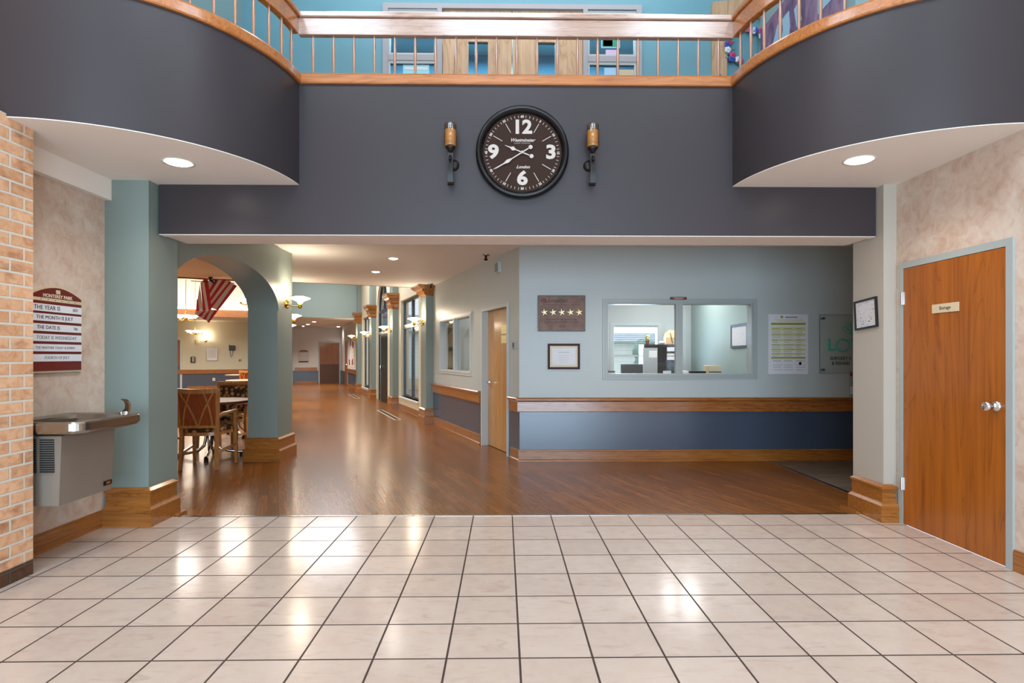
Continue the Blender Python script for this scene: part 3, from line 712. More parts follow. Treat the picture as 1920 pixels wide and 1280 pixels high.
# windows of the bays, frames dark
def bay_window(name, s0, s1, z0, z1, tz):
    r = sroot(name, O, ANG); m = MB(); c_ = (s0+s1)/2
    m.holes(s0, s1, z0, z1, [(s0+.06, s1-.06, z0+.06, z1-.06)], .07, .13, 'y'); m.box(.07, .13, c_-.05, c_+.05, z0, z1); m.box(.07, .13, s0, s1, tz-.05, tz+.05)
    build('window_frame', m, 'darkmetal', r)
    for a, b in ((s0+.06, c_-.05), (c_+.05, s1-.06)):
        for p, q in ((z0+.06, tz-.05), (tz+.05, z1-.06)):
            m = MB(); m.box(.095, .101, a, b, p, q); build('pane', m, 'glass', r)
    m = MB(); m.box(-.05, .1, s0-.05, s1+.05, z0-.03, z0); build('window_sill', m, 'white', r)
bay_window('window_8', 5.72, 7.72, .34, 2.75, 2.09); bay_window('window_9', 12.9, 14.8, .24, 2.74, 2.09)
r = sroot('door_3', O, ANG)
m = MB(); c_ = 10.57
m.box(.05, .13, 9.62, 9.69, 0, 2.74); m.box(.05, .13, 11.45, 11.52, 0, 2.74); m.box(.05, .13, 9.62, 11.52, 2.68, 2.76); m.box(.05, .13, 9.62, 11.52, 2.02, 2.1)
pts = [(.09, c_-.92*math.cos(PI*i/24), 2.74+.9*math.sin(PI*i/24)) for i in range(25)]
m.tube(pts, .035, 6); m.box(.06, .12, c_-.02, c_+.02, 2.74, 3.64); build('door_frame', m, 'darkmetal', r)
m = MB(); m.box(.09, .096, 9.69, 11.45, 2.1, 2.68); build('transom_pane', m, 'glassdark', r)
m = MB(); m.prism([(c_-.9*math.cos(PI*i/24), .9*math.sin(PI*i/24)) for i in range(25)], 0, .006, Matrix(((0,0,1,.09),(1,0,0,0),(0,1,0,2.74),(0,0,0,1)))); build('arch_pane', m, 'glassdark', r)
m = MB(); m.box(.07, .12, 10.6, 11.45, .01, 2.02); lf = build('door_leaf', m, 'black', r); m = MB(); m.box(.04, .07, 10.68, 10.72, .9, 1.1); build('door_handle', m, 'chrome', lf)
# the open leaf stands into the corridor
X = Matrix.Translation((.07, 9.69, 0)) @ Matrix.Rotation(R(4), 4, 'Z')
m = MB(X); m.box(-.05, 0, 0, .88, .01, 2.02); lf = build('door_leaf', m, 'black', r); m = MB(X); m.ball((-.075, .8, 1.0), .05, 8, (.5, 1, 1.6)); build('door_handle', m, 'chrome', lf)
m = MB(X); m.box(-.055, 0, .88, .9, .01, 2.02); build('edge_strip', m, 'steel', lf)
# rooms beyond the bay windows : a bright activity room wall far behind
m = MB(); m.holes(4.6, 16, 0, HC, [(5+i*2.2, 6.9+i*2.2, .5, 3.9) for i in range(5)], 2.9, 3.0, 'y'); struct('wall_beyond', m, 'cream', **RC)
r = thing('added_courtyard_building', 'long white building added across the courtyard to brighten the corridor windows', 'building', O, ANG)  # added building, its white siding brightens the window view
m = MB(); m.box(1, 11, 30, 35, -.2, 3.0); build('wall', m, 'siding', r); m = MB(); m.add([(.6,29.6,2.95),(11.4,29.6,2.95),(11.4,35.4,2.95),(.6,35.4,2.95),(.8,32.5,4.2),(11.2,32.5,4.2)], [(0,1,5,4),(2,3,4,5),(0,4,3),(1,2,5),(0,3,2,1)]); build('roof', m, 'shingle', r)
m = MB(); m.box(.3, 2.9, 4.5, 4.6, 0, HC); m.holes(.3, 2.9, 0, HC, [(.45, 1.6, .45, 4.0), (1.7, 2.75, .45, 4.0)], 16, 16.1); struct('wall_beyond', m, 'cream', **RC)
m = MB(); m.box(.2, 3.0, 4.5, 16.1, -.02, .004); struct('floor_beyond', m, 'brownfloor', **RC)
r = thing('activity_table', 'dark table with a white cover inside the room behind the first corridor window', 'table', W(1.6, 6.6), ANG)
m = MB(); m.box(-.5, .5, -.4, .4, .86, .90); build('tabletop', m, 'white', r)
for a in (-.45, .45):
    for b in (-.35, .35): m = MB(); m.box(a-.03, a+.03, b-.03, b+.03, 0, .86); build('leg', m, 'tableedge', r)

# high ceiling over the corridor, header at its far end, left colonnade
m = MB(); m.box(-15, 3.1, 4.95, 16.4, HC, HC+.1); struct('ceiling_high', m, 'white_ceil', **RC)
m = MB(); m.box(-2.8, .2, 4.9, 4.95, 2.77, HC); struct('wall_header_near', m, 'aqua', **RC)
m = MB(); m.box(-2.8, .0, 15.3, 15.4, 2.766, HC); struct('wall_header_far', m, 'aqua', **RC)
m = MB()
seg = [1.7, 4.42, 8.0, 11.65, 15.2]
for a, b in zip(seg, seg[1:]):
    m.arch(a+.45, b-.05, 1.94, .465, 2.77, -3.2, -2.8, 'y', 20); m.box(-3.2, -2.8, b-.05, b+.45, 0, 2.77)
m.box(-3.2, -2.8, 1.75, 2.15, 0, 2.77); m.box(-3.2, -2.8, 4.9, 15.7, 2.77, HC); m.box(-3.2, -2.8, 15.6, 22.9, 0, 2.77)
struct('wall_corridor_left', m, 'sage', **RC)
for b in seg[1:]:
    m = MB(); base_loft(m, -3.2, b-.05, -2.8, b+.45, .8); struct('baseboard_column', m, 'trimy', **RC)
# far corridor
m = MB(); m.box(-3.2, .2, 15.35, 23.2, 2.77, 2.9); struct('ceiling_far', m, 'hallceil', **RC)
m = MB(); m.holes(15.6, 22.9, .64, 2.77, [], 0, .15, 'y'); struct('wall_far_right', m, 'farwall', **RC)
m = MB(); m.box(.001, .15, 15.6, 22.9, 0, .64); m.box(-3.2, .2, 22.781, 22.9, 0, .64); struct('wall_far_wainscot', m, 'wains', **RC)
m = MB(); m.box(-3.2, .2, 22.78, 22.95, .64, 2.77); struct('wall_far', m, 'farwall', **RC)
FR = dict(rot=ANG)
door_unit('door_4', .92, 2.0, W(-.55, 22.78), ANG, 'doordark', 'frame_grey', .06, -.03, 'lever', 1, kick=(.95, 'kick'))
door_unit('door_5', .9, 2.03, W(-2.75, 22.78), ANG, 'doordark', 'frame_grey', .06, -.03, 'lever', 1)
door_unit('door_6', .9, 2.03, W(0, 20.3), RD, 'doordark', 'frame_grey', .06, -.03, 'lever', 1)
m = MB(); m.box(-2.15, -1.12, 22.72, 22.78, .62, .80); o = build('wall_handrail', m, 'trim', None, O, ANG); tag(o, 'short oak handrail below the notice board at the end of the corridor', 'handrail', 'oak wall handrails')
m = MB(); m.box(-2.15, -1.12, 22.76, 22.78, 0, .13); struct('baseboard_far', m, 'trim', **RC)
m = MB(); m.box(-.05, 0, 15.7, 19.7, .62, .80); o = build('wall_handrail', m, 'trimy', None, O, ANG); tag(o, 'oak handrail on the far right corridor wall under the bulletin board', 'handrail', 'oak wall handrails')
m = MB(); m.box(-.02, 0, 15.7, 19.7, 0, .13); struct('baseboard_far', m, 'trimy', **RC)
# notice boards -----------------------------------------------------------------
def activity_board(label, w, h, loc, rot, texts):
    r = thing('notice_board', label, 'notice board', loc, rot)
    def outline(k):
        hw = w/2-k; zt = h/2-.16*h*0-k; sh = h/2-.105*h-k
        p = [(-hw, -h/2+k), (hw, -h/2+k), (hw, sh)]
        for i in range(1, 16): t = i/16; p.append((hw-2*hw*t, sh+(.105*h)*math.sin(PI*t)**.9))
        p.append((-hw, sh)); return p
    m = MB(); m.plate(outline(0), -.018, 0); build('border', m, 'sand', r)
    m = MB(); m.plate(outline(.012), -.022, -.017); build('panel', m, 'maroon', r)
    zs = [.235, .125, .01, -.105, -.22, -.335]
    hw = w/2-.016
    m = MB(); m.box(-hw, hw, -.025, -.02, h*.315, h*.35); m.box(-.018*w/.46, .018*w/.46, -.025, -.02, h*.41, h*.455); build('badge_strip', m, 'sand', r)
    if texts:
        d = MB()
        for i in range(6): d.box(-hw*.7+i*hw*.28, -hw*.7+i*hw*.28+.005, -.027, -.025, h*.328, h*.337)
        build('rivets', d, 'black', r)
    for i, z in enumerate(zs):
        m = MB(); z0 = z*h; m.box(-hw, hw, -.027, -.02, z0-.038*h, z0+.045*h); s_ = build('message_strip', m, 'paper', r)
        if texts:
            l = MB()
            for (tx, sz, xx, al) in texts[i]: l.text(tx, sz, xx, z0+.002, -.0275, al)
            build('lettering', l, 'ink' if i < 3 else 'greyink', s_)
    if texts:
        l = MB(); l.text('MONTEREY PARK', .034, 0, h*.378, -.0235, bold=.0006); build('heading', l, 'cream_ink', r)
    return r
L_ = 'LEFT'
activity_board('maroon activity board with arched top and white message strips beside the brick wall', .475, .61, (-3.2, 4.115, 1.548), R(90), [
    [('THE YEAR IS', .042, -.215, L_), ('2021', .028, .13, L_)], [('THE MONTH IS JULY', .036, -.195, L_)], [('THE DATE IS', .036, -.19, L_), ('7th', .03, .14, L_)],
    [('TODAY IS WEDNESDAY', .034, -.195, L_)], [('THE WEATHER TODAY IS SUNNY', .0235, -.2, L_)],
    [('FOURTH OF JULY', .029, -.125, L_)]])
activity_board('small maroon and white notice board at the far end of the corridor', .46, .62, W(-1.75, 22.78, 1.35), ANG, None)
r = thing('bulletin_board', 'bulletin board with flags and papers on the far right corridor wall', 'bulletin board', W(0, 18.3, 1.45), RD)
m = MB(); m.box(-1.0, 1.0, -.02, 0, -.55, .55); build('board', m, 'bulletin', r)
m = MB(); m.box(-.35, .25, -.025, -.02, -.3, .35); build('poster', m, 'paper', r)
for i, (x, z, c) in enumerate(((-.7, -.35, 'flagblue'), (-.5, -.38, 'flagred'), (.4, -.36, 'flagblue'), (.6, -.33, 'flagred'), (.5, .4, 'flagred'), (.75, .35, 'flagblue'), (-.1, .45, 'flagblue'))):
    m = MB(); m.box(x-.09, x+.09, -.03, -.02, z-.12, z+.12); build('paper_flag', m, c, r)
# floor registers
for i, (s0, s1) in enumerate(((5.35, 7.75), (12.0, 14.0))):
    r = thing('floor_register', 'long brass-edged floor register ' + ('nearest the camera beside the corridor windows', 'farther down the corridor by the third column')[i], 'vent', O, ANG, 'floor registers')
    m = MB(); m.holes(-.60, -.46, s0, s1, [], 0, .1); m = MB(); m.box(-.60, -.58, s0, s1, 0, .006); m.box(-.48, -.46, s0, s1, 0, .006); m.box(-.58, -.48, s0, s0+.03, 0, .006); m.box(-.58, -.48, s1-.03, s1, 0, .006); build('register_frame', m, 'sand', r)
    m = MB(); m.box(-.58, -.48, s0+.03, s1-.03, 0, .003)
    build('grille', m, 'bronze', r)
# exit sign-like plate above far door
m = MB(); m.box(-.75, -.35, 22.72, 22.78, 2.07, 2.10); o = build('door_closer', m, 'sand', None, O, ANG); tag(o, 'thin pale door closer above the reddish far door', 'door closer')

# ------------------------------------------------------------------ lamps
def downlight(label, loc, r0=.085, power=35, group='recessed ceiling downlights', spot=True, col=(1, .92, .84)):
    r = thing('downlight', label, 'ceiling light', loc, 0, group)
    m = MB(); m.lathe([(r0, 0), (r0+.012, -.003), (r0+.01, -.008), (r0-.012, -.006), (r0-.014, -.001)], n=28); build('trim_ring', m, 'white', r)
    m = MB(); m.lathe([(r0-.012, -.002), (r0-.02, -.012), (.03, -.02), (.001, -.021)], n=24); build('lens', m, 'lamp', r)
    if power:
        ld = bpy.data.lights.new('downlight_lamp', 'SPOT'); ld.energy = power; ld.color = col; ld.spot_size = R(140); ld.spot_blend = .9; ld.shadow_soft_size = .07
        lo = bpy.data.objects.new('downlight_lamp', ld); C.objects.link(lo); lo.location = (loc[0], loc[1], loc[2]-.04)
downlight('round downlight in the left curved balcony soffit', (-2.375, 4.2, CE), .1, 42)
downlight('round downlight in the right curved balcony soffit', (2.564, 4.08, CE), .1, 42)
downlight('hall ceiling downlight nearest the camera', W(-1.34, 1.5, 2.77), .075, 120)
downlight('hall ceiling downlight second from the camera', W(-1.37, 2.92, 2.77), .075, 120)
downlight('added out-of-view hall ceiling downlight in front of the reception window', (1.6, 6.2, 2.77), .075, 60)  # extra lamp added behind the beam for more light in the hall
downlight('far corridor downlight, first left of centre', W(-1.52, 18.1, 2.77), .09, 420)
downlight('far corridor downlight, second left of centre', W(-1.67, 20.3, 2.77), .09, 420)
downlight('far corridor downlight, small one next to the end wall', W(-1.8, 21.9, 2.77), .07, 0)
downlight('far corridor downlight by the right wall', W(-.22, 21.8, 2.77), .09, 60)

def sconce(label, loc, rot, power=14):
    """local -y is away from the wall"""
    r = thing('wall_sconce', label, 'wall lamp', loc, rot, 'brass corridor sconces')
    m = MB(); m.lathe([(.001, -.028), (.02, -.026), (.045, -.012), (.05, 0)], (0, 0, 0), 16, 'y'); m.ball((0, -.02, .04), .022, 8); m.ball((0, -.02, -.04), .018, 8); build('backplate', m, 'brass', r)
    m = MB(); m.tube([(0, -.02, 0), (0, -.07, -.02), (0, -.13, -.025), (0, -.19, -.02)], .007); m.lathe([(.018, -.06), (.024, -.045), (.024, .0), (.014, .005)], (0, -.19, .005), 14); build('arm', m, 'brass', r)
    m = MB(); m.lathe([(.001, .015), (.035, .015), (.036, .028), (.03, .032), (.13, .075), (.135, .08), (.13, .086), (.06, .105), (.001, .11)], (0, -.19, 0), 32); build('lamp_shade', m, 'shade', r)
    if power:
        ld = bpy.data.lights.new('sconce_lamp', 'POINT'); ld.energy = power; ld.color = (1, .80, .58); ld.shadow_soft_size = .06
        lo = bpy.data.objects.new('sconce_lamp', ld); C.objects.link(lo)
        q = Matrix.Rotation(rot, 3, 'Z') @ Vector((0, -.19, .18)); lo.location = Vector(loc)+q
for i, (a, b) in enumerate(PS):
    sconce('brass sconce with lit glass dish on the ' + ('nearest', 'second', 'third', 'farthest')[i] + ' right-hand corridor column', W(-.15, (a+b)/2, 2.03), RD)
sconce('large brass sconce on the near arch pier, left side of the corridor', (-2.92, 7.69, 2.05), R(90), 15)
sconce('second brass sconce along the left side of the corridor', W(-2.8, 4.6, 2.03), R(90)+ANG)
sconce('third brass sconce along the left side of the corridor', W(-2.8, 8.2, 2.03), R(90)+ANG)

# ------------------------------------------------------------------ balcony railing
r = thing('balcony_railing', 'curved oak balcony railing with slim round balusters above the clock', 'railing', (0, 0, 0))
def sub(pts, nm, o0, o1, z0, z1, mat, prof=None):
    m = MB(); m.sweep(pts, o0, o1, z0, z1, prof); return build(nm, m, mat, r)
TP = [(-.085, 3.60), (.02, 3.60), (.026, 3.61), (.026, 3.67), (.018, 3.685), (-.085, 3.69)]
mid = [left[-1], right[0]]
sub(path, 'bottom_rail', 0, 0, 0, 0, 'railcurve', TP)
HP = [(-.06, 4.015), (-.012, 4.015), (-.006, 4.02), (-.006, 4.15), (-.012, 4.155), (-.06, 4.155)]
CPR = [(-.08, 4.155), (.008, 4.155), (.014, 4.165), (.014, 4.19), (.004, 4.2), (-.08, 4.2)]
e0, e1 = left[-1], right[0]
sub(left, 'handrail', 0, 0, 0, 0, 'railcurve', HP); sub(right, 'handrail', 0, 0, 0, 0, 'railcurve', HP)
sub(left, 'rail_cap', 0, 0, 0, 0, 'railcurve', CPR); sub(right, 'rail_cap', 0, 0, 0, 0, 'railcurve', CPR)
m = MB(); m.box(e0[0]-.01, e1[0]+.01, YB+.004, YB+.06, 4.015, 4.152, bev=.004); build('handrail', m, 'rail', r)
m = MB(); m.box(e0[0]-.02, e1[0]+.02, YB-.016, YB+.08, 4.155, 4.2, bev=.006); build('rail_cap', m, 'rail', r)
def bal(x, y):
    m = MB(); m.lathe([(.0095, 3.69), (.0115, 3.78), (.013, 3.86), (.0115, 3.94), (.0085, 4.016)], (0, 0, 0), 10)
    return m
b0 = None
bx = [(-1.585+i*(3.388/20), YB+.035) for i in range(21)]
for k in range(13):
    a = R(-4.5-6.6*k); bx.append((cl[0]+(RR-.035)*math.cos(a), cl[1]+(RR-.035)*math.sin(a)))
    a = R(184.5+6.6*k); bx.append((cr[0]+(RR-.035)*math.cos(a), cr[1]+(RR-.035)*math.sin(a)))
for x, y in bx:
    if b0 is None: b0 = build('baluster', bal(0, 0), 'dowel', r, (x, y, 0))
    else: c = b0.copy(); C.objects.link(c); c.parent = r; c.location = (x, y, 0)

# ------------------------------------------------------------------ upper wall doors and sidelights
Y6 = 6.35
r = sroot('door_7', (0, Y6, 0))
m = MB(); hs = [(-1.281, -.737, 3.1, 5.207), (-.684, .883, 3.1, 5.212), (.936, 1.479, 3.1, 5.212)]
m.holes(-1.34, 1.539, 3.1, 5.265, hs, -.02, .1)
for a, b in ((-1.281, -.737), (.936, 1.479)):
    m.box(a, b, -.01, .06, 4.635, 4.70); 
build('door_frame', m, 'upper_frame', r)
m = MB()
for a, b in ((-1.281, -.737), (.936, 1.479)):
    for p, q in ((3.1, 4.635), (4.70, 5.207)):
        m.holes(a, b, p, q, [(a+.022, b-.022, p+.022, q-.03)], .0, .05)
build('sash', m, 'white_frame', r)
for a, b in ((-1.281, -.737), (.936, 1.479)):
    for p, q in ((3.1, 4.635), (4.70, 5.207)): m = MB(); m.box(a+.02, b-.02, .02, .026, p+.02, q-.02); build('pane', m, 'glassdark', r)
for a, b, l0, l1, sd in ((-.684, .09, -.394, -.175, 1), (.095, .883, .383, .573, -1)):
    m = MB(); m.holes(a+.003, b-.002, 3.11, 5.21, [(l0, l1, 3.6, 4.858)], .02, .065); lf = build('door_leaf', m, 'uppwood', r)
    m = MB(); m.holes(l0-.015, l1+.015, 3.585, 4.873, [(l0, l1, 3.6, 4.858)], .012, .02); build('lite_bead', m, 'uppwood', lf)
    m = MB(); m.box(l0, l1, .04, .046, 3.6, 4.858); build('pane', m, 'glassdark', lf)
def notice(name, label, cat, x0, x1, z0, z1, mat, y=Y6-.002+.02, g=None, band=None):
    r = thing(name, label, cat, ((x0+x1)/2, y, (z0+z1)/2), 0, g)
    w, h = (x1-x0)/2, (z1-z0)/2; m = MB(); m.box(-w, w, -.004, 0, -h, h); build('sheet', m, mat, r)
    for (a, b, c, d, mm) in band or (): m = MB(); m.box(-w+a*2*w, -w+b*2*w, -.006, -.004, -h+c*2*h, -h+d*2*h); build('print', m, mm, r)
    return r
M['cyanp'] = plain('pale_cyan_paper', '#9fdde6', .6); M['pinkp'] = plain('pink_paper', '#d8b8dc', .6); M['greenp'] = plain('green_artwork', '#2f9a7c', .6); M['orangep'] = plain('orange_artwork', '#c8704a', .6); M['bluep'] = plain('pale_blue_paper', '#a9cfe8', .6)
notice('posted_notice', 'pale cyan notice posted in the left upper sidelight', 'notice', -1.12, -.83, 4.40, 4.595, 'cyanp', band=((.06, .94, .72, .9, 'paper'),), g='papers on the upper sidelights')
notice('posted_artwork', 'small green and orange artwork in the right upper sidelight', 'artwork', 1.09, 1.30, 4.80, 4.93, 'bluep', band=((.05, .95, .1, .95, 'greenp'), (.1, .6, .15, .5, 'orangep'), (.1, .6, .5, .9, 'lime')), g='papers on the upper sidelights')
notice('posted_notice', 'pink torn paper below the artwork in the right upper sidelight', 'notice', 1.14, 1.26, 4.70, 4.78, 'pinkp', g='papers on the upper sidelights')
notice('posted_notice', 'pale blue paper low in the right upper sidelight', 'notice', 1.125, 1.255, 4.40, 4.58, 'bluep', g='papers on the upper sidelights')
notice('posted_notice', 'beige sheet beside the pale blue paper in the right upper sidelight', 'notice', 1.29, 1.46, 4.38, 4.56, 'sand', g='papers on the upper sidelights')
r = thing('door_surround', 'light oak surround with a rounded top corner and ring pull on the upper right', 'door surround', (0, Y6, 0))
m = MB(); pts = [(2.317, 3.1), (2.485, 3.1), (2.485, 5.10), (2.855, 5.12), (2.855, 5.335), (2.35, 5.30), (2.325, 5.285), (2.317, 5.26)]
m.plate(pts, -.04, 0); build('frame_board', m, 'uppwood', r)
m = MB(); m.tube([(2.40+.035*math.cos(a*PI/8), -.05, 4.44+.03*math.sin(a*PI/8)) for a in range(16)], .006, 6, True); m.lathe([(.012, -.06), (.014, -.04)], (2.40, 0, 4.47), 10, 'y'); build('ring_pull', m, 'steel', r)
# wreath
r = thing('flower_wreath', 'pink and blue artificial flower wreath hanging on the upper teal wall', 'wreath', (2.70, Y6-.03, 4.80), 0)
m = MB(); m.tube([(.2*math.cos(i*PI/16), 0, .2*math.sin(i*PI/16)) for i in range(32)], .018, 8, True); build('ring', m, 'leaf', r)
M['bloom0'] = plain('pink_petals', '#c8487a', .7); M['bloom1'] = plain('blue_petals', '#3a55b0', .7); M['bloom2'] = plain('white_petals', '#dfe6f2', .7)
for i in range(26):
    a = i*2*PI/26+random.uniform(-.1, .1); rr = .2+random.uniform(-.03, .03); m = MB()
    for k in range(5): b = k*2*PI/5; m.ball((rr*math.cos(a)+.02*math.cos(b), -.025, rr*math.sin(a)+.02*math.sin(b)), .02, 5, (1, .6, 1))
    m.ball((rr*math.cos(a), -.038, rr*math.sin(a)), .009, 4); build('blossom', m, 'bloom%d' % (i % 3 if i % 7 else 2), r)
m = MB()
for i in range(24):
    a = random.random()*6.28; rr = .2+random.uniform(-.06, .06); m.ball((rr*math.cos(a), -.01, rr*math.sin(a)), .022, 4, (1, .3, .6))
build('leaves', m, 'leaf', r)
# horse canvas on the upper right side wall, faces -X
r = thing('horse_canvas', 'large mauve canvas of a horse on the upper right wall', 'painting', (2.855, 5.48, 4.3), R(-90))
m = MB(); m.box(-.75, .75, -.035, 0, -.5, .63); build('canvas', m, 'purple', r)
m = MB(); 
for pts in ([(-.47, .30), (-.36, .46), (-.12, .47), (-.1, .30), (-.14, .16), (-.4, .18)], [(-.02, .42), (.06, .44), (.12, .24), (.03, .22)], [(.4, .12), (.64, .12), (.64, .27), (.4, .27)]):
    m = MB(); m.plate(pts, -.038, -.035); build('pale_background', m, 'bluep', r)
m = MB(); m.plate([(-.33, .47), (-.26, .47), (-.24, .36), (-.27, .26), (-.22, .17), (-.31, .17), (-.31, .26), (-.29, .36)], -.0395, -.038); build('horse_leg', m, 'purple', r)

# ------------------------------------------------------------------ clock
cx_, cz_ = .153, 3.037
r = thing('wall_clock', 'large round black wall clock with white numerals on the dark balcony wall', 'clock', (cx_, YB, cz_))
m = MB(); m.lathe([(.372, 0), (.384, -.02), (.382, -.05), (.368, -.068), (.352, -.066), (.335, -.045), (.326, -.03), (.326, -.02), (.001, -.02)], (0, 0, 0), 72, 'y'); build('rim', m, 'clockrim', r)
m = MB(); m.lathe([(.327, -.018), (.327, -.022), (.001, -.022)], (0, 0, 0), 64, 'y', False); face = build('face', m, 'clockface', r)
m = MB(); yq = -.0226
for t, x, z, sz, sx in (('12', .0, .208, .155, 1.05), ('3', .238, .002, .155, 1.15), ('6', 0, -.215, .155, 1.15), ('9', -.238, .002, .155, 1.15)):
    m = MB(); m.text(t, sz, x, z, yq, bold=.006, sx=sx); build('numeral', m, 'clockwhite', face)
m = MB()
for i in range(60):
    a = i*PI/30
    if i % 5: m.beam((.287*math.sin(a), yq, .287*math.cos(a)), (.307*math.sin(a), yq, .307*math.cos(a)), .0035, .001, (math.cos(a), 0, -math.sin(a)))
for h in (1, 2, 4, 5, 7, 8, 10, 11):
    a = h*PI/6; m.beam((.19*math.sin(a), yq, .19*math.cos(a)), (.275*math.sin(a), yq, .275*math.cos(a)), .005, .001, (math.cos(a), 0, -math.sin(a)))
for i in range(1, 13):
    a = i*PI/6; rt = -a if i < 4 or i > 9 else -a+PI
    if i in (3, 9): rt = -PI/2 if i == 3 else PI/2
    m.text(str(i*5), .027, .297*math.sin(a), .297*math.cos(a), yq, rot=rt, bold=.0012)
m.text('Westminster', .038, 0, .103, yq, shear=.45, bold=.0008); m.text('CLOCK COMPANY', .013, 0, .078, yq, sp=1.3); m.text('London', .036, .005, -.118, yq, shear=.45, bold=.0008)
build('dial_print', m, 'clockwhite', face)
def hand(ang, L, tail, wid, y, nm):
    m = MB(); X = Matrix.Rotation(ang, 4, 'Y')
    m.X = X
    m.plate([(-.004, -tail), (.004, -tail), (.005, -.02), (.004, L*.38), (wid, L*.5), (wid*1.15, L*.55), (.005, L*.68), (.0015, L), (-.0015, L), (-.005, L*.68), (-wid*1.15, L*.55), (-wid, L*.5), (-.004, L*.38), (-.005, -.02)], y-.002, y)
    m.plate([(.017*math.cos(i*PI/10), -tail-.012+.017*math.sin(i*PI/10)) for i in range(20)], y-.002, y)
    build(nm, m, 'clockwhite', r)
hand(R(292), .155, .07, .015, -.03, 'hour_hand'); hand(R(238), .262, .068, .012, -.035, 'minute_hand')
m = MB(); m.lathe([(.012, -.03), (.012, -.04), (.001, -.041)], (0, 0, 0), 16, 'y'); build('hub', m, 'clockwhite', r)

def candle_sconce(label, x, mirror):
    r = thing('candle_sconce', label, 'candle holder', (x, YB, 3.02), 0, 'candle sconces beside the clock')
    k = mirror
    m = MB(); m.lathe([(.034, .025), (.048, .035), (.052, .05), (.052, .212), (.047, .223), (.044, .223), (.049, .208), (.049, .05), (.001, .042)], (0, -.1, 0), 24); build('glass_jar', m, 'jar', r)
    m = MB(); m.lathe([(.001, .046), (.046, .046), (.046, .168), (.001, .164)], (0, -.1, 0), 20); build('candle', m, 'candle', r)
    m = MB(); m.cyl((0, -.1, .16), (0, -.1, .182), .003); build('wick', m, 'ink', r)
    m = MB(); m.lathe([(.001, -.012), (.014, -.01), (.018, .0), (.034, .016), (.042, .03), (.034, .036), (.001, .036)], (0, -.1, 0), 20); build('candle_cup', m, 'bronze', r)
    m = MB()
    def bar(pts, w=.022, h=.007):
        P = [Vector(p) for p in pts]
        for a, b in zip(P, P[1:]):
            d = (b-a).normalized(); m.beam(a-d*.003, b+d*.003, w*2, h*2, (1, 0, 0))
    pts = []
    for i in range(15): t = i/14; pts.append((0, -.1+.01*math.sin(t*PI*1.2)-.028*math.sin(t*PI), -.02-.215*t))
    bar([(k*.0, p[1], p[2]) for p in pts])
    c2 = (0, -.075, -.235); bar([(0, c2[1]-.03*math.cos(i*.5), c2[2]-.03*math.sin(i*.5)) for i in range(7)], .024)
    build('scroll_arm', m, 'bronze', r)
    m = MB(); m.lathe([(.046, 0), (.046, -.01), (.034, -.022), (.012, -.03), (.001, -.03)], (k*.018, 0, -.085), 24, 'y'); m.cyl((0, -.1, -.085), (0, 0, -.085), .01)
    m.tube([(0, -.11-.036*math.cos(i*.42), -.085+.036*math.sin(i*.42)) for i in range(13)], .012, 8); build('wall_mount', m, 'bronze', r)
    return r
candle_sconce('black scroll candle sconce with glass jar left of the clock', -.432, 1)
candle_sconce('black scroll candle sconce with glass jar right of the clock', .724, -1)

# ------------------------------------------------------------------ signs on the office wall
YW = 7.36
r = thing('award_plaque', 'copper plaque with five pale gold stars on the office wall', 'plaque', (.744, YW, 1.907))
m = MB(); m.box(-.308, .308, -.02, 0, -.231, .231, bev=.004); build('backing', m, 'blackf', r)
m = MB(); m.box(-.298, .298, -.025, -.018, -.221, .221); build('face_plate', m, 'plaque', r)
m = MB()
for i in range(5):
    cx = -.22+i*.112
    for k in range(5):
        a = R(90+72*k+8); b = a+R(36); c = a-R(30)
        m.plate([(cx, .012), (cx+.009*math.cos(c), .012+.009*math.sin(c)), (cx+.046*math.cos(a), .012+.046*math.sin(a)), (cx+.018*math.cos(a+.55), .012+.018*math.sin(a+.55))], -.031, -.025)
build('stars', m, 'gold', r)
l = MB(); l.text('AWARDED', .052, -.05, .155, -.0255, 'CENTER'); l.box(-.24, .25, -.0262, -.025, .108, .111)
l.text('Awarded Five Star Status by the', .03, 0, -.078, -.0255); l.text('Centers for Medicare & Medicaid Services', .026, 0, -.112, -.0255); l.text('2020-2021', .022, .01, -.172, -.0255); build('lettering', l, 'ink', r)
m = MB()
for i in range(9): m.ball((-.225+.026*math.cos(i*.7)*(.4+i*.1), -.027, .16+.016*math.sin(i*.7)), .013, 5, (1.2, .15, 1))
m.box(-.228, -.222, -.029, -.025, .11, .16); build('tree_emblem', m, 'maroon', r)
r, T = framed('certificate_frame', 'dark cherry framed certificate below the copper plaque', .415, .33, (.775, YW, 1.352), 0, 'cherry', 'cream_ink', .028, 0, .022, 'paper', 'certificate')
l = MB(); l.box(-.07, .07, -.0135, -.0125, .048, .056)
for i in range(4): l.box(-.08+.01*i, .08-.01*i, -.0135, -.0125, .01-i*.028, .013-i*.028)
build('lettering', l, 'frame_grey', r)
r = thing('notice_poster', 'tall white poster with olive and lime table bands right of the reception window', 'poster', (3.692, YW, 1.511))
m = MB(); m.box(-.258, .258, -.008, 0, -.388, .388); build('sheet', m, 'paper', r)
m = MB(); hh = .776
def zf(py): return .388-(py-589)/112*.776
for a, b in ((605, 609), (669, 672)): m.box(-.225, .225, -.0095, -.008, zf(b), zf(a))
m.lathe([(.001, -.009), (.018, -.0095)], (-.085, 0, zf(594)), 12, 'y'); build('olive_bands', m, 'olive', r)
m = MB()
for a, b in ((613, 620), (624, 630), (635, 639.5), (644.5, 649), (653, 657), (661.5, 665)): m.box(-.22, .225, -.0095, -.008, zf(b), zf(a))
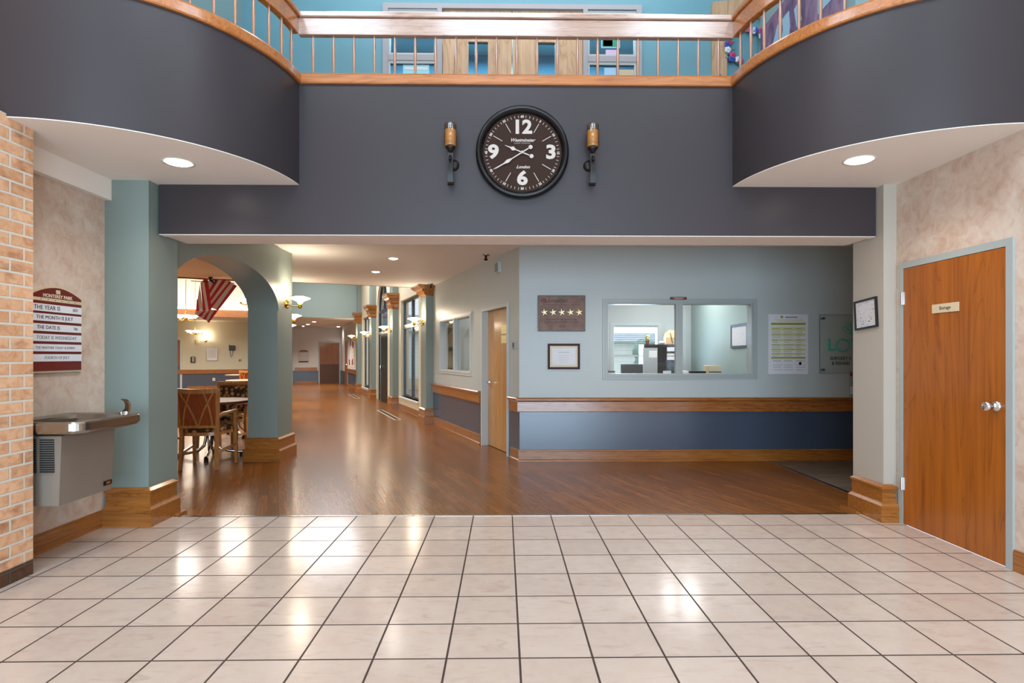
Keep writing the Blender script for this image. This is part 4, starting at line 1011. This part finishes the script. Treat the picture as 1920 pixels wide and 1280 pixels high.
m.box(-.15, .2, -.0095, -.008, zf(602.5), zf(601)); m.box(-.18, .2, -.0095, -.008, zf(599.5), zf(598.5)); build('lime_bands', m, 'lime', r)
m = MB()
for y in (616, 622, 627, 632, 637, 641.5, 646, 651, 655, 659, 663, 667):
    for x0, w in ((-.21, .11), (-.06, .13), (.1, .09)): m.box(x0, x0+w*random.uniform(.6, 1), -.0103, -.0092, zf(y)-.0025, zf(y)+.0025)
for x0 in (-.2, -.06, .1):
    for y in (675, 677, 684, 688, 693): m.box(x0, x0+.1+.03*random.random(), -.0098, -.008, zf(y)-.002, zf(y)+.002)
m.box(-.04, .12, -.0098, -.008, zf(594.5)-.006, zf(594.5)+.006); build('small_print', m, 'greyink', r)
m = MB(); m.lathe([(.001, -.0098), (.018, -.0098)], (.155, 0, zf(681)), 14, 'y'); build('shield_emblem', m, 'ink', r)
# acrylic sign
r = thing('acrylic_sign', 'clear acrylic sign with turquoise lettering at the right end of the office wall', 'sign', (4.08, YW, 1.13))
m = MB(); m.box(0, .98, -.05, -.044, 0, .763); build('acrylic_sheet', m, 'acrylic', r)
m = MB(); m.holes(0, .98, 0, .763, [(.004, .976, .004, .759)], -.0515, -.043); build('polished_edge', m, 'greyink', r)
for x in (.05, .93):
    for z in (.05, .713): m = MB(); m.cyl((x, -.058, z), (x, 0, z), .014); build('standoff', m, 'steel', r)
l = MB(); l.text('L', .225, .15, .364, -.052, 'CENTER', sx=1.0, bold=.002)
l.tube([(.298+.08*math.cos(i*PI/20), -.054, .364+.078*math.sin(i*PI/20)) for i in range(40)], .0095, 6, True); l.box(.385, .52, -.056, -.052, .424, .444); l.box(.443, .463, -.056, -.052, .284, .44)
build('name_lettering', l, 'tealink', r)
l = MB()
for cx, w, rot in ((.49, .05, 0), (.45, .045, .5), (.41, .04, .95), (.53, .045, -.5), (.57, .04, -.95)):
    pts = []
    for i in range(21):
        t = i/20*2*PI; a, b = w*.9*math.sin(t)*abs(math.sin(t/2)), .085*(1-math.cos(t))
        pts.append((.435+a*math.cos(rot)-b*math.sin(rot)*1.0, -.053, .50+a*math.sin(rot)+b*math.cos(rot)))
    l.tube(pts, .004, 5)
build('petal_emblem', l, 'tealink', r)
l = MB(); l.text('SURGERY R', .060, .132, .196, -.052, L_, sx=.92); l.text('& REHABI', .060, .155, .131, -.052, L_, sx=.92); build('dark_lettering', l, 'ink', r)
# brochure
r = thing('brochure', 'small red and teal brochure propped on the handrail beside the right column', 'brochure', (4.56, YW-.03, .842))
m = MB(); m.box(-.085, .085, -.012, 0, 0, .32); build('cover', m, 'aqua', r)
m = MB(); m.box(-.08, .08, -.014, -.012, .02, .12); build('white_panel', m, 'paper', r)
m = MB(); m.box(-.08, -.05, -.014, -.012, .255, .305); m.box(-.03, .08, -.014, -.012, .255, .305); l = m; l.text('Fi', .05, -.035, .08, -.0145, L_); build('red_print', m, 'red', r)
# tilted picture on the right column's side
r, T = framed('tilted_frame', 'thin black framed sheet hanging crooked on the right column', .30, .255, (3.125, 4.868, 1.72), R(-90), 'blackf', 'mapprint', .016, R(-4), .018, None, 'picture')
m = MB(T)
for i in range(16):
    x, z = random.uniform(-.11, .1), random.uniform(-.09, .1); m.box(x, x+random.uniform(.01, .03), -.0105, -.009, z, z+.003)
build('scribbles', m, 'greyink', r)
for x, z, c in ((.03, -.07, 'red'), (.06, -.055, 'orangep'), (-.0, -.095, 'bluep')): m = MB(T); m.box(x, x+.02, -.0108, -.009, z, z+.006); build('colour_mark', m, c, r)

# ------------------------------------------------------------------ drinking fountain (left wall)
r = thing('drinking_fountain', 'wall-mounted drinking fountain with steel basin and taupe louvred body', 'drinking fountain', (-3.2, 3.92, 0))
# local: x out from the wall, y along
m = MB(); m.loft([((0, -.235, .36, .25), .40), ((0, -.245, .385, .255), .853)]); body = build('body', m, 'taupe_metal', r)
m = MB()
for i in range(15):
    z = .828-i*.0145
    m.box(.10, .225, -.2495, -.236, z-.0085, z); m.box(.25, .338, -.2495, -.236, z-.0085, z)
m2 = MB()
build('louvres', m, 'slot', r)
m = MB(); m.box(.368, .372, .16, .24, .44, .47); bd = build('badge', m, 'black', r)
m = MB(); m.box(.371, .374, .185, .225, .447, .463); build('badge_plate', m, 'trim', bd)
# basin with rounded front corners
def rr_outline(x1, y0, y1, rad, n=8):
    p = [(0, y0)]
    for i in range(n+1): a = -PI/2+i*(PI/2)/n; p.append((x1-rad+rad*math.cos(a), y0+rad+rad*math.sin(a)))
    for i in range(n+1): a = i*(PI/2)/n; p.append((x1-rad+rad*math.cos(a), y1-rad+rad*math.sin(a)))
    p.append((0, y1)); return p
rings = [(.49, .015, .853), (.53, .0, .868), (.545, -.005, .885), (.545, -.005, .93), (.538, 0, .940), (.515, .02, .942), (.49, .045, .934), (.45, .08, .905), (.36, .14, .893)]
vs = []; fs = []; K = None
for x1, ins, z in rings:
    o = rr_outline(x1, -.30+ins, .345-ins, .09)
    if z < .942 and ins >= .035: o = [(max(x, .08) if i in (0, len(o)-1) else x, y) for i, (x, y) in enumerate(o)]
    K = len(o); vs += [(x, y, z) for x, y in o]
for j in range(len(rings)-1):
    for i in range(K): a = j*K+i; b = j*K+(i+1) % K; fs.append((a, b, b+K, a+K))
m = MB(); m.add(vs, fs, False); m.add(vs, [tuple(range(K-1, -1, -1)), tuple(range((len(rings)-1)*K, len(rings)*K))]); basin = build('basin', m, 'steel', r)
m = MB(); m.lathe([(.03, .893), (.03, .898), (.001, .9)], (.26, .02, 0), 16); build('drain', m, 'chrome', basin)
m = MB(); m.box(.05, .075, -.2, -.17, .94, .955); m.ball((.06, -.1, .95), .014, 6); build('screw_cap', m, 'chrome', basin)
m = MB(); m.lathe([(.024, .93), (.022, .955), (.012, .96)], (.455, .27, 0), 16); build('spout_base', m, 'chrome', r)
m = MB(); m.plate([(.425+x, .955+z) for x, z in ((-.005, .092), (.022, .092), (.045, .075), (.058, .045), (.055, .0), (.005, .0), (.026, .022), (.03, .05), (.02, .075))], .258, .282); build('bubbler_guard', m, 'chrome', r)
m = MB(); m.cyl((.44, .24, .935), (.44, .24, .955), .014); build('push_button', m, 'chrome', r)

# ------------------------------------------------------------------ dining room
DS = 19.54
m = MB(); m.holes(-16, -3.93, .64, 2.77, [], DS, DS+.15); struct('wall_dining_far', m, 'dinewall', **RC)
m = MB(); m.box(-16, -3.94, DS+.001, DS+.149, 0, .64); struct('wall_dining_wainscot', m, 'wains', **RC)
m = MB(); m.arch(DS+.6, DS+2.6, 1.9, .45, 2.77, -3.93, -3.78, 'y', 16); m.box(-3.93, -3.78, DS+.15, DS+.6, 0, 2.77); m.box(-3.93, -3.78, DS+2.6, DS+4, 0, 2.77); struct('wall_dining_side', m, 'aqua', **RC)
m = MB(); m.box(-6, -3, DS+4, DS+4.1, 0, 2.77); struct('wall_dining_end', m, 'dinewall', **RC)
m = MB(); m.box(-6.85+.0, -3.94, DS-.05, DS, .63, .80)
o = build('wall_handrail', m, 'trim', None, O, ANG); tag(o, 'oak handrail on the far dining room wall above the blue-grey wainscot', 'handrail', 'oak wall handrails')
m = MB(); m.box(-6.3, -3.94, DS-.02, DS, 0, .13); struct('baseboard_dining', m, 'trim', **RC)
# high tray over the dining room
m = MB(); m.box(-15, -3.2, 16.3, 16.4, 3.02, HC); m.box(-15, -3.2, 4.85, 4.95, 2.83, HC); struct('wall_tray', m, 'white_ceil', **RC)
m = MB(); m.box(-15, -3.2, 16.27, 16.4, 2.77, 3.02); struct('trim_6', m, 'trim', **RC)
m = MB(); m.box(-15, -3.2, 4.93, 4.97, 2.745, 2.83); struct('trim_7', m, 'trim', **RC)
m = MB(); m.box(-15, -3.2, 16.4, DS+4.2, 2.77, 2.9); struct('ceiling_dining', m, 'white_ceil', **RC)
m = MB(); m.box(-15, -14.9, -8, DS+1, 0, HC); struct('wall_dining_left', m, 'dinewall', **RC)
m = MB(); m.box(-14.5, -3.3, 16.24, 16.265, 3.03, 3.06); o = build('cove_light', m, 'cove', None, O, ANG); tag(o, 'line of lit cove lamps above the oak band in the dining room', 'cove light')
door_unit('door_8', .9, 2.0, W(-7.02+.02, DS), ANG, 'doordark', 'white_frame', .07, -.03, 'lever', 1, kick=(1.0, 'wains'))
def dw(px):   # t coordinate on the far dining wall for a pixel column
    r_ = (px-CX)/F_; k = SP/CP; q = (r_+k)/(1-r_*k); s_ = DS
    return (q*(O[1]+math.cos(ANG)*s_)-O[0]+math.sin(ANG)*s_)/(math.cos(ANG)-q*math.sin(ANG))
def dpos(px, py, off=0):
    t = dw(px); x, y, _ = W(t, DS-off); return (x, y, H+(CY-py)/F_*(x*SP+y*CP))
r, T = framed('menu_frame', 'white framed menu board on the far dining room wall', .42, .54, dpos(397.5, 664), ANG, 'steel', 'paper', .02, 0, .02)
l = MB()
for i in range(6): l.box(-.15, .15, -.014, -.011, .18-i*.06, .19-i*.06)
build('print_lines', l, 'greyink', r)
r = thing('wall_telephone', 'black wall telephone with hanging cord in the dining room', 'telephone', dpos(436, 652), ANG)
m = MB(); m.box(-.1, .1, -.07, 0, -.1, .1, bev=.01); build('phone_base', m, 'black', r)
m = MB(); m.box(-.13, -.08, -.1, -.03, -.11, .12, bev=.01); build('handset', m, 'black', r)
m = MB(); m.tube([(-.08, -.05, -.1), (-.09, -.06, -.25), (-.05, -.06, -.4), (0, -.06, -.25), (.02, -.04, -.1)], .009, 6); build('cord', m, 'black', r)
r = thing('soap_dispenser', 'black and silver dispenser on the wall beside the dining room door', 'dispenser', dpos(362, 674), ANG)
m = MB(); m.box(-.08, .08, -.09, 0, -.12, .12, bev=.015); build('housing', m, 'black', r); m = MB(); m.box(-.03, .06, -.095, -.09, -.1, .1); build('front_window', m, 'steel', r)
r = thing('wall_switch', 'small square thermostat right of the telephone in the dining room', 'thermostat', dpos(445, 650), ANG); m = MB(); m.box(-.04, .04, -.02, 0, -.05, .05); build('housing', m, 'sand', r)
r = thing('call_button', 'small dark red call box low on the far dining room wall', 'alarm', dpos(449.5, 675), ANG); m = MB(); m.box(-.06, .06, -.03, 0, -.06, .06, bev=.008); build('housing', m, 'sand', r); m = MB(); m.box(-.03, .03, -.035, -.03, -.03, .03); build('button', m, 'maroon', r)
r = thing('wall_outlet', 'cream electrical outlet on the blue-grey dining room wainscot', 'outlet', dpos(401, 711), ANG); m = MB(); m.box(-.05, .05, -.01, 0, -.06, .06); build('cover_plate', m, 'cream_ink', r)
m = MB(); m.box(-.016, .016, -.012, -.01, .01, .035); m.box(-.016, .016, -.012, -.01, -.035, -.01); build('socket', m, 'sand', r)
r = thing('exit_speaker', 'small cream wall speaker left of the dining room wall lamp', 'speaker', dpos(370.5, 640), ANG); m = MB(); m.box(-.05, .05, -.03, 0, -.08, .08); build('housing', m, 'sand', r)
x, y, z = dpos(386, 636)
sconce('brass wall lamp glowing on the far dining room wall', (x, y, z-.06), ANG, 14)
bpy.context.scene.collection.objects[-1] if False else None
# chandeliers
def chandelier(label, loc, dia, rod):
    r = thing('chandelier', label, 'chandelier', loc, .3, 'dining room chandeliers')
    m = MB(); m.cyl((0, 0, 0), (0, 0, rod), .008, n=8); m.lathe([(.05, rod-.02), (.06, rod)], n=16); build('rod', m, 'brass', r)
    m = MB(); m.lathe([(.001, -.1), (.02, -.09), (.035, -.05), (.03, -.02), (.035, .02), (.02, .06), (.015, .12), (.008, .14)], n=16)
    build('centre_column', m, 'brass', r)
    for k in range(5):
        a = k*2*PI/5; q = dia/2-.1; m = MB(); ca, sa = math.cos(a), math.sin(a)
        m.tube([(.02*ca, .02*sa, -.04), (q*.5*ca, q*.5*sa, -.09), (q*ca, q*sa, -.06)], .008, 6); m.lathe([(.02, -.07), (.024, -.03)], (q*ca, q*sa, 0), 10); build('arm', m, 'brass', r)
        m = MB(); m.lathe([(.03, -.035), (.1, .03), (.105, .035), (.05, .045), (.001, .05)], (q*ca, q*sa, 0), 18); build('lamp_shade', m, 'shade', r)
    ld = bpy.data.lights.new('chandelier_lamp', 'POINT'); ld.energy = 30; ld.color = (1, .84, .66); ld.shadow_soft_size = .2
    lo = bpy.data.objects.new('chandelier_lamp', ld); C.objects.link(lo); lo.location = (loc[0], loc[1], loc[2]+.25)
x, z = ay(348.5, 594, 14.0); chandelier('larger brass chandelier with five lit dishes, nearer one in the dining room', (x, 14.0, z), .56, HC-z)
x, z = ay(366, 622, 19.0); chandelier('smaller brass chandelier farther back in the dining room', (x, 19.0, z), .60, HC-z if False else 2.77+1.83-z)
x, z = ay(458, 564, 12.6); chandelier('brass chandelier partly hidden by the arch soffit', (x+.1, 12.6, z), .56, HC-z)

# flag
r = thing('hanging_flag', 'American flag hanging in folds from the ceiling beyond the arch', 'flag', (0, 0, 0))
FY = 10.3
def fp(u, v, y=FY):  # crop coordinates (320..560 x 480..720 at 5.333) to the flag plane
    x, z = ay(320+u/5.333, 480+v/5.333, y); return (x, y, z)
def poly(m, pts, y): 
    n = len(pts); a = [fp(u, v, y+dy) for u, v, dy in pts]; b = [(p[0], p[1]+.006, p[2]) for p in a]
    m.add(a+b, [tuple(range(n)), tuple(range(2*n-1, n-1, -1))]+[(i, (i+1) % n, n+(i+1) % n, n+i) for i in range(n)])
# right panel : six diagonal bands from the hoist fold to the fly edge
A0, A1, B0, B1 = (372, 245), (405, 520), (620, 250), (600, 340)
red = MB(); wh = MB(); bl = MB()
# right flap strips run from (upper right) to (lower left)
top = [(440, 238), (478, 238), (515, 240), (553, 243), (590, 248), (606, 262), (634, 282), (662, 298)]
bot = [(382, 345), (388, 385), (393, 420), (399, 455), (404, 485), (408, 520), (455, 535), (472, 545)]
cols = ['r', 'w', 'r', 'w', 'r', 'w', 'r']
for i in range(7):
    mm = red if cols[i] == 'r' else wh
    poly(mm, [(*top[i], -.03), (*top[i+1], -.02), (*bot[i+1], .03), (*bot[i], .02)], FY)
poly(wh, [(372, 245, -.01), (440, 238, -.02), (382, 345, .02)], FY); poly(bl, [(372, 232, -.03), (468, 238, -.04), (430, 278, -.03)], FY)
# left flap : near-vertical bands
tl = [(298, 262), (330, 222), (372, 240)]
L1 = [(300, 262), (306, 262), (330, 225), (372, 238)]
poly(red, [(330, 222, 0), (372, 236, 0), (408, 530, 0), (380, 545, .01)], FY)
poly(wh, [(306, 262, .03), (330, 230, .0), (380, 545, .01), (352, 545, .02)], FY)
poly(red, [(298, 262, .04), (308, 262, .03), (352, 545, .02), (322, 548, .03)], FY)
poly(wh, [(270, 420, .05), (292, 290, .04), (322, 548, .03), (288, 550, .04)], FY)
poly(red, [(262, 430, .05), (272, 430, .05), (288, 550, .04), (252, 550, .05)], FY)
# lower tail
Lt = [(242, 565), (262, 600), (288, 605), (315, 628), (345, 640), (378, 668)]
Ut = [(250, 552), (325, 548), (352, 546), (385, 542), (432, 540), (472, 545)]
cc = ['w', 'r', 'w', 'r', 'w']
tails = [('w', [(250, 552), (325, 548), (268, 598), (242, 572)]), ('r', [(325, 548), (352, 547), (300, 606), (266, 598)]), ('w', [(352, 547), (385, 543), (318, 628), (298, 606)]),
         ('r', [(385, 543), (405, 535), (345, 636), (314, 626)]), ('w', [(405, 535), (440, 540), (368, 650), (343, 636)]), ('r', [(440, 540), (472, 543), (380, 668), (364, 652)])]
for c_, pts in tails: poly(red if c_ == 'r' else wh, [(u, v, -.02+.02*(i % 2)) for i, (u, v) in enumerate(pts)], FY)
build('white_stripes', wh, 'flagwhite', r); build('red_stripes', red, 'flagred', r); build('canton', bl, 'flagblue', r)
st = MB(); p = fp(434, 250, FY-.045)
for k in range(5):
    a = R(90+72*k); b = a+R(36); c = a-R(36)
    st.plate([(p[0], p[2]), (p[0]+.008*math.cos(c), p[2]+.008*math.sin(c)), (p[0]+.02*math.cos(a), p[2]+.02*math.sin(a)), (p[0]+.008*math.cos(b), p[2]+.008*math.sin(b))], p[1]-.002, p[1])
build('star', st, 'flagwhite', r)
p = fp(400, 205); m = MB(); m.lathe([(.035, 0), (.035, -.02), (.015, -.03), (.015, -.08)], (p[0], p[1], 2.77), 12); m.beam((p[0]-.35, p[1], 2.70), (p[0]+.42, p[1], 2.66), .012, .012, (0, 1, 0)); build('flag_bracket', m, 'bronze', r)

# chairs ------------------------------------------------------------------
def make_chair(label, loc, rot):
    r = thing('dining_chair', label, 'chair', loc, rot, 'dining armchairs')
    cb = Matrix.Rotation(R(6), 4, 'X')
    for s in (-1, 1):
        m = MB(); m.beam((s*.205, -.26, 0), (s*.20, -.225, .44), .034, .04, w1=.04, h1=.046); m.beam((s*.20, -.225, .43), (s*.235, -.29, .955), .04, .046, w1=.036, h1=.03); build('rear_leg', m, 'chairwood', r)
        m = MB(); m.cyl((s*.205, -.26, 0), (s*.205, -.26, .012), .014, n=10); build('foot_glide', m, 'black', r)
        m = MB(); m.beam((s*.255, .235, 0), (s*.25, .225, .44), .03, .03, w1=.042, h1=.042); m.beam((s*.25, .225, .43), (s*.265, .17, .665), .036, .036); build('front_leg', m, 'chairwood', r)
        m = MB(); P = [(s*.215, -.245, .64), (s*.25, -.16, .665), (s*.275, 0, .675), (s*.27, .19, .672)]
        for a, b in zip(P, P[1:]): m.beam(a, b, .045, .026, (1, 0, 0))
        build('armrest', m, 'chairwood', r)
        m = MB(); m.beam((s*.205, -.235, .20), (s*.25, .225, .235), .022, .028); build('stretcher', m, 'chairwood', r)
    m = MB(); pts = []
    for i in range(13): t = i/12; x = -.245+.49*t; pts.append((x, -.285-.03*math.sin(PI*t), .95-.012*math.sin(PI*t)))
    for a, b in zip(pts, pts[1:]): m.beam(a, b, .055, .03, (0, 0, 1))
    build('top_rail', m, 'chairwood', r)
    m = MB(); m.beam((-.2, -.25, .515), (.2, -.25, .515), .03, .035, (0, 0, 1)); build('lower_rail', m, 'chairwood', r)
    m = MB(); m.add([(-.195, -.262, .53), (.195, -.262, .53), (.215, -.30, .925), (-.215, -.30, .925), (-.195, -.245, .53), (.195, -.245, .53), (.215, -.283, .925), (-.215, -.283, .925)], [(0,1,2,3),(7,6,5,4),(0,4,5,1),(1,5,6,2),(2,6,7,3),(3,7,4,0)]); build('back_panel', m, 'chairpanel', r)
    m = MB()
    for x0, x1 in ((-.19, -.01), (.19, .01), (-.075, -.165), (.075, .165)):
        pts = [(x0+(x1-x0)*(t/6)+(.018*math.sin(PI*t/6)*(1 if x1 > x0 else -1)), -.27-.036*(1-t/6), .92-.39*t/6) for t in range(7)]
        for a, b in zip(pts, pts[1:]): m.beam(a, b, .018, .012, (1, 0, 0))
    build('lattice', m, 'chairwood', r)
    m = MB(); m.add([(-.185, -.245, .54), (.185, -.245, .54), (.205, -.283, .91), (-.205, -.283, .91), (-.165, -.205, .56), (.165, -.205, .56), (.185, -.243, .89), (-.185, -.243, .89)], [(3,2,1,0),(4,5,6,7),(0,1,5,4),(1,2,6,5),(2,3,7,6),(3,0,4,7)]); build('back_cushion', m, 'fabric', r)
    # seat: rounded plan
    def plan(k): 
        p = []
        for i in range(28):
            a = 2*PI*i/28; c, s_ = math.cos(a), math.sin(a)
            e = 3.2; q = (abs(c)**e+abs(s_)**e)**(-1/e); x = c*q*(.275+k)*(1 if s_ > 0 else .86); p.append((x, s_*q*(.255+k)-.0))
        return p
    m = MB(); m.prism(plan(0), .405, .445); build('seat_frame', m, 'chairwood', r)
    m = MB(); rings = [(-.012, .445), (.0, .462), (-.004, .485), (-.04, .502), (-.12, .508)]; vs = []; fs = []
    for k, z in rings: vs += [(x, y, z) for x, y in plan(k)]
    for j in range(4):
        for i in range(28): a = j*28+i; b = j*28+(i+1) % 28; fs.append((a, b, b+28, a+28))
    fs.append(tuple(range(112, 140))); m.add(vs, fs, True); build('seat_cushion', m, 'fabric', r)
    return r
ch = make_chair('honey oak armchair with cross lattice back, nearest the arch opening', (-3.655, 7.10, 0), R(5))
copy_tree(ch, (-4.07, 8.36, 0), R(177), 'oak armchair with leaf-pattern upholstered back facing us across the near table')
copy_tree(ch, (-4.58, 7.6, 0), R(-78), 'oak armchair at the left side of the near table, mostly behind the column')
x3 = ay(475, 700, 15.5)[0]
copy_tree(ch, (x3, 15.5, 0), R(0), 'small distant armchair with lattice back beside the far tables')
copy_tree(ch, (ay(470, 700, 17.3)[0], 17.4, 0), R(170), 'most distant armchair with upholstered back just above the lattice one')
def make_table(label, loc, rad, legs=True):
    r = thing('dining_table', label, 'table', loc, 0, 'round dining tables')
    m = MB(); m.lathe([(rad-.01, .75), (rad-.005, .762), (rad-.03, .764), (.001, .764)], n=48, smooth=False); build('tabletop', m, 'tabletop', r)
    m = MB(); m.lathe([(rad-.02, .725), (rad, .73), (rad, .758), (rad-.008, .763), (rad-.02, .75)], n=48); build('table_edge', m, 'tableedge', r)
    m = MB(); m.cyl((0, 0, .16), (0, 0, .73), .035); m.lathe([(.09, .70), (.16, .725)], n=16); build('pedestal', m, 'black', r)
    for k in range(4):
        a = k*PI/2+R(20); ca, sa = math.cos(a), math.sin(a); m = MB()
        m.tube([(.05*ca, .05*sa, .70), (.055*ca, .055*sa, .25), (.075*ca, .075*sa, .15), (.14*ca, .14*sa, .09), (.24*ca, .24*sa, .065), (.40*ca, .40*sa, .045)], .021, 10); g = build('leg', m, 'chrome', r)
        m = MB(); m.cyl((.385*ca, .385*sa, 0), (.385*ca, .385*sa, .035), .028); m.cyl((.395*ca, .395*sa, .047), (.42*ca, .42*sa, .044), .023); build('foot_glide', m, 'black', g)
    return r
tb = make_table('near round table with pale top and chrome pedestal inside the arch', (-3.97, 7.78, 0), .52)
copy_tree(tb, (-4.55, 9.75, 0), .4, 'second round table, just behind the upholstered armchair')
copy_tree(tb, (-5.2, 11.9, 0), .1, 'third round table from the arch, edge showing beside the pier')
copy_tree(tb, (-6.35, 14.3, 0), .7, 'fourth round table, small low edge in front of the far lattice chair')
copy_tree(tb, (-8.35, 18.4, 0), .2, 'farthest round table near the dining room end wall')

# ------------------------------------------------------------------ lights
def area(name, loc, rot, sx, sy, power, col=(1, 1, 1), spread=None):
    ld = bpy.data.lights.new(name, 'AREA'); ld.shape = 'RECTANGLE'; ld.size = sx; ld.size_y = sy; ld.energy = power; ld.color = col
    if spread: ld.spread = spread
    o = bpy.data.objects.new(name, ld); C.objects.link(o); o.location = loc; o.rotation_euler = rot; return o
DAY = (.58, .80, 1.0)
# daylight in the four rear windows, pointing into the lobby (+Y)
for (a, b, c, d, pw) in ((-3.0, -.15, .08, 2.5, 340), (.15, 3.0, .08, 2.5, 340), (-2.6, -.3, 3.0, 5.7, 50), (.3, 2.6, 3.0, 5.7, 50)):
    area('window_daylight', ((a+b)/2, -4.12, (c+d)/2), (R(90), 0, 0), b-a, d-c, pw, DAY)
# office window daylight, then lamps added for the bays and corridor
area('window_daylight', (2.5, 11.1, 1.45), (R(-90), 0, 0), .85, 1.0, 45, DAY)
area('activity_room_fill_light', W(1.6, 10.3, HC-.05), (0, 0, ANG), 2.2, 9, 260, (.85, .93, 1.0))  # added ceiling lamp standing in for daylight through the bay windows
area('corridor_fill_light', W(-1.4, 10, HC-.02), (0, 0, ANG), 1.6, 8, 300, (.95, .96, 1.0))  # added lamp lighting the high space and header, no skylight opening here
area('dining_tray_light', W(-8, 10.5, HC-.02), (0, 0, ANG), 8, 8, 1800, (1, .95, .88))
area('office_light', (2.1, 8.8, 2.73), (0, 0, 0), .55, .55, 22, (1, .98, .94)); area('office_light', (3.0, 9.6, 2.73), (0, 0, 0), .55, .55, 22, (1, .98, .94))
area('inner_office_light', W(.6, 3.0, 2.7), (0, 0, ANG), .5, .6, 8, (1, .9, .8))
for a, b in SKY: area('skylight_daylight', ((a+b)/2, 1.15, TOP+.12), (0, 0, 0), b-a, 1.7, 80*(b-a)/1.2, (.70, .84, 1.0))
area('upper_room_fill_light', (0, 8, TOP-.1), (0, 0, 0), 4, 1.5, 420, (.8, .93, 1.0))  # added lamp that brightens the room behind the upper panes
area('upper_hall_light', (0, 5.6, TOP-.05), (0, 0, 0), 4, .6, 40, (.9, .96, 1.0))
w = bpy.data.worlds.new('world'); SC.world = w; w.use_nodes = True
bg = w.node_tree.nodes['Background']; bg.inputs[0].default_value = (.78, .88, 1.0, 1); bg.inputs[1].default_value = 1.6

SC.view_settings.view_transform = 'Standard'; SC.view_settings.look = 'None'; SC.view_settings.gamma = 1; SC.view_settings.exposure = 0
SC.view_settings.use_curve_mapping = False
SC.cycles.use_denoising = True
SC.cycles.max_bounces = 8; SC.cycles.diffuse_bounces = 5; SC.cycles.glossy_bounces = 4; SC.cycles.transparent_max_bounces = 12
SC.cycles.sample_clamp_indirect = 6; SC.cycles.caustics_reflective = False; SC.cycles.caustics_refractive = False
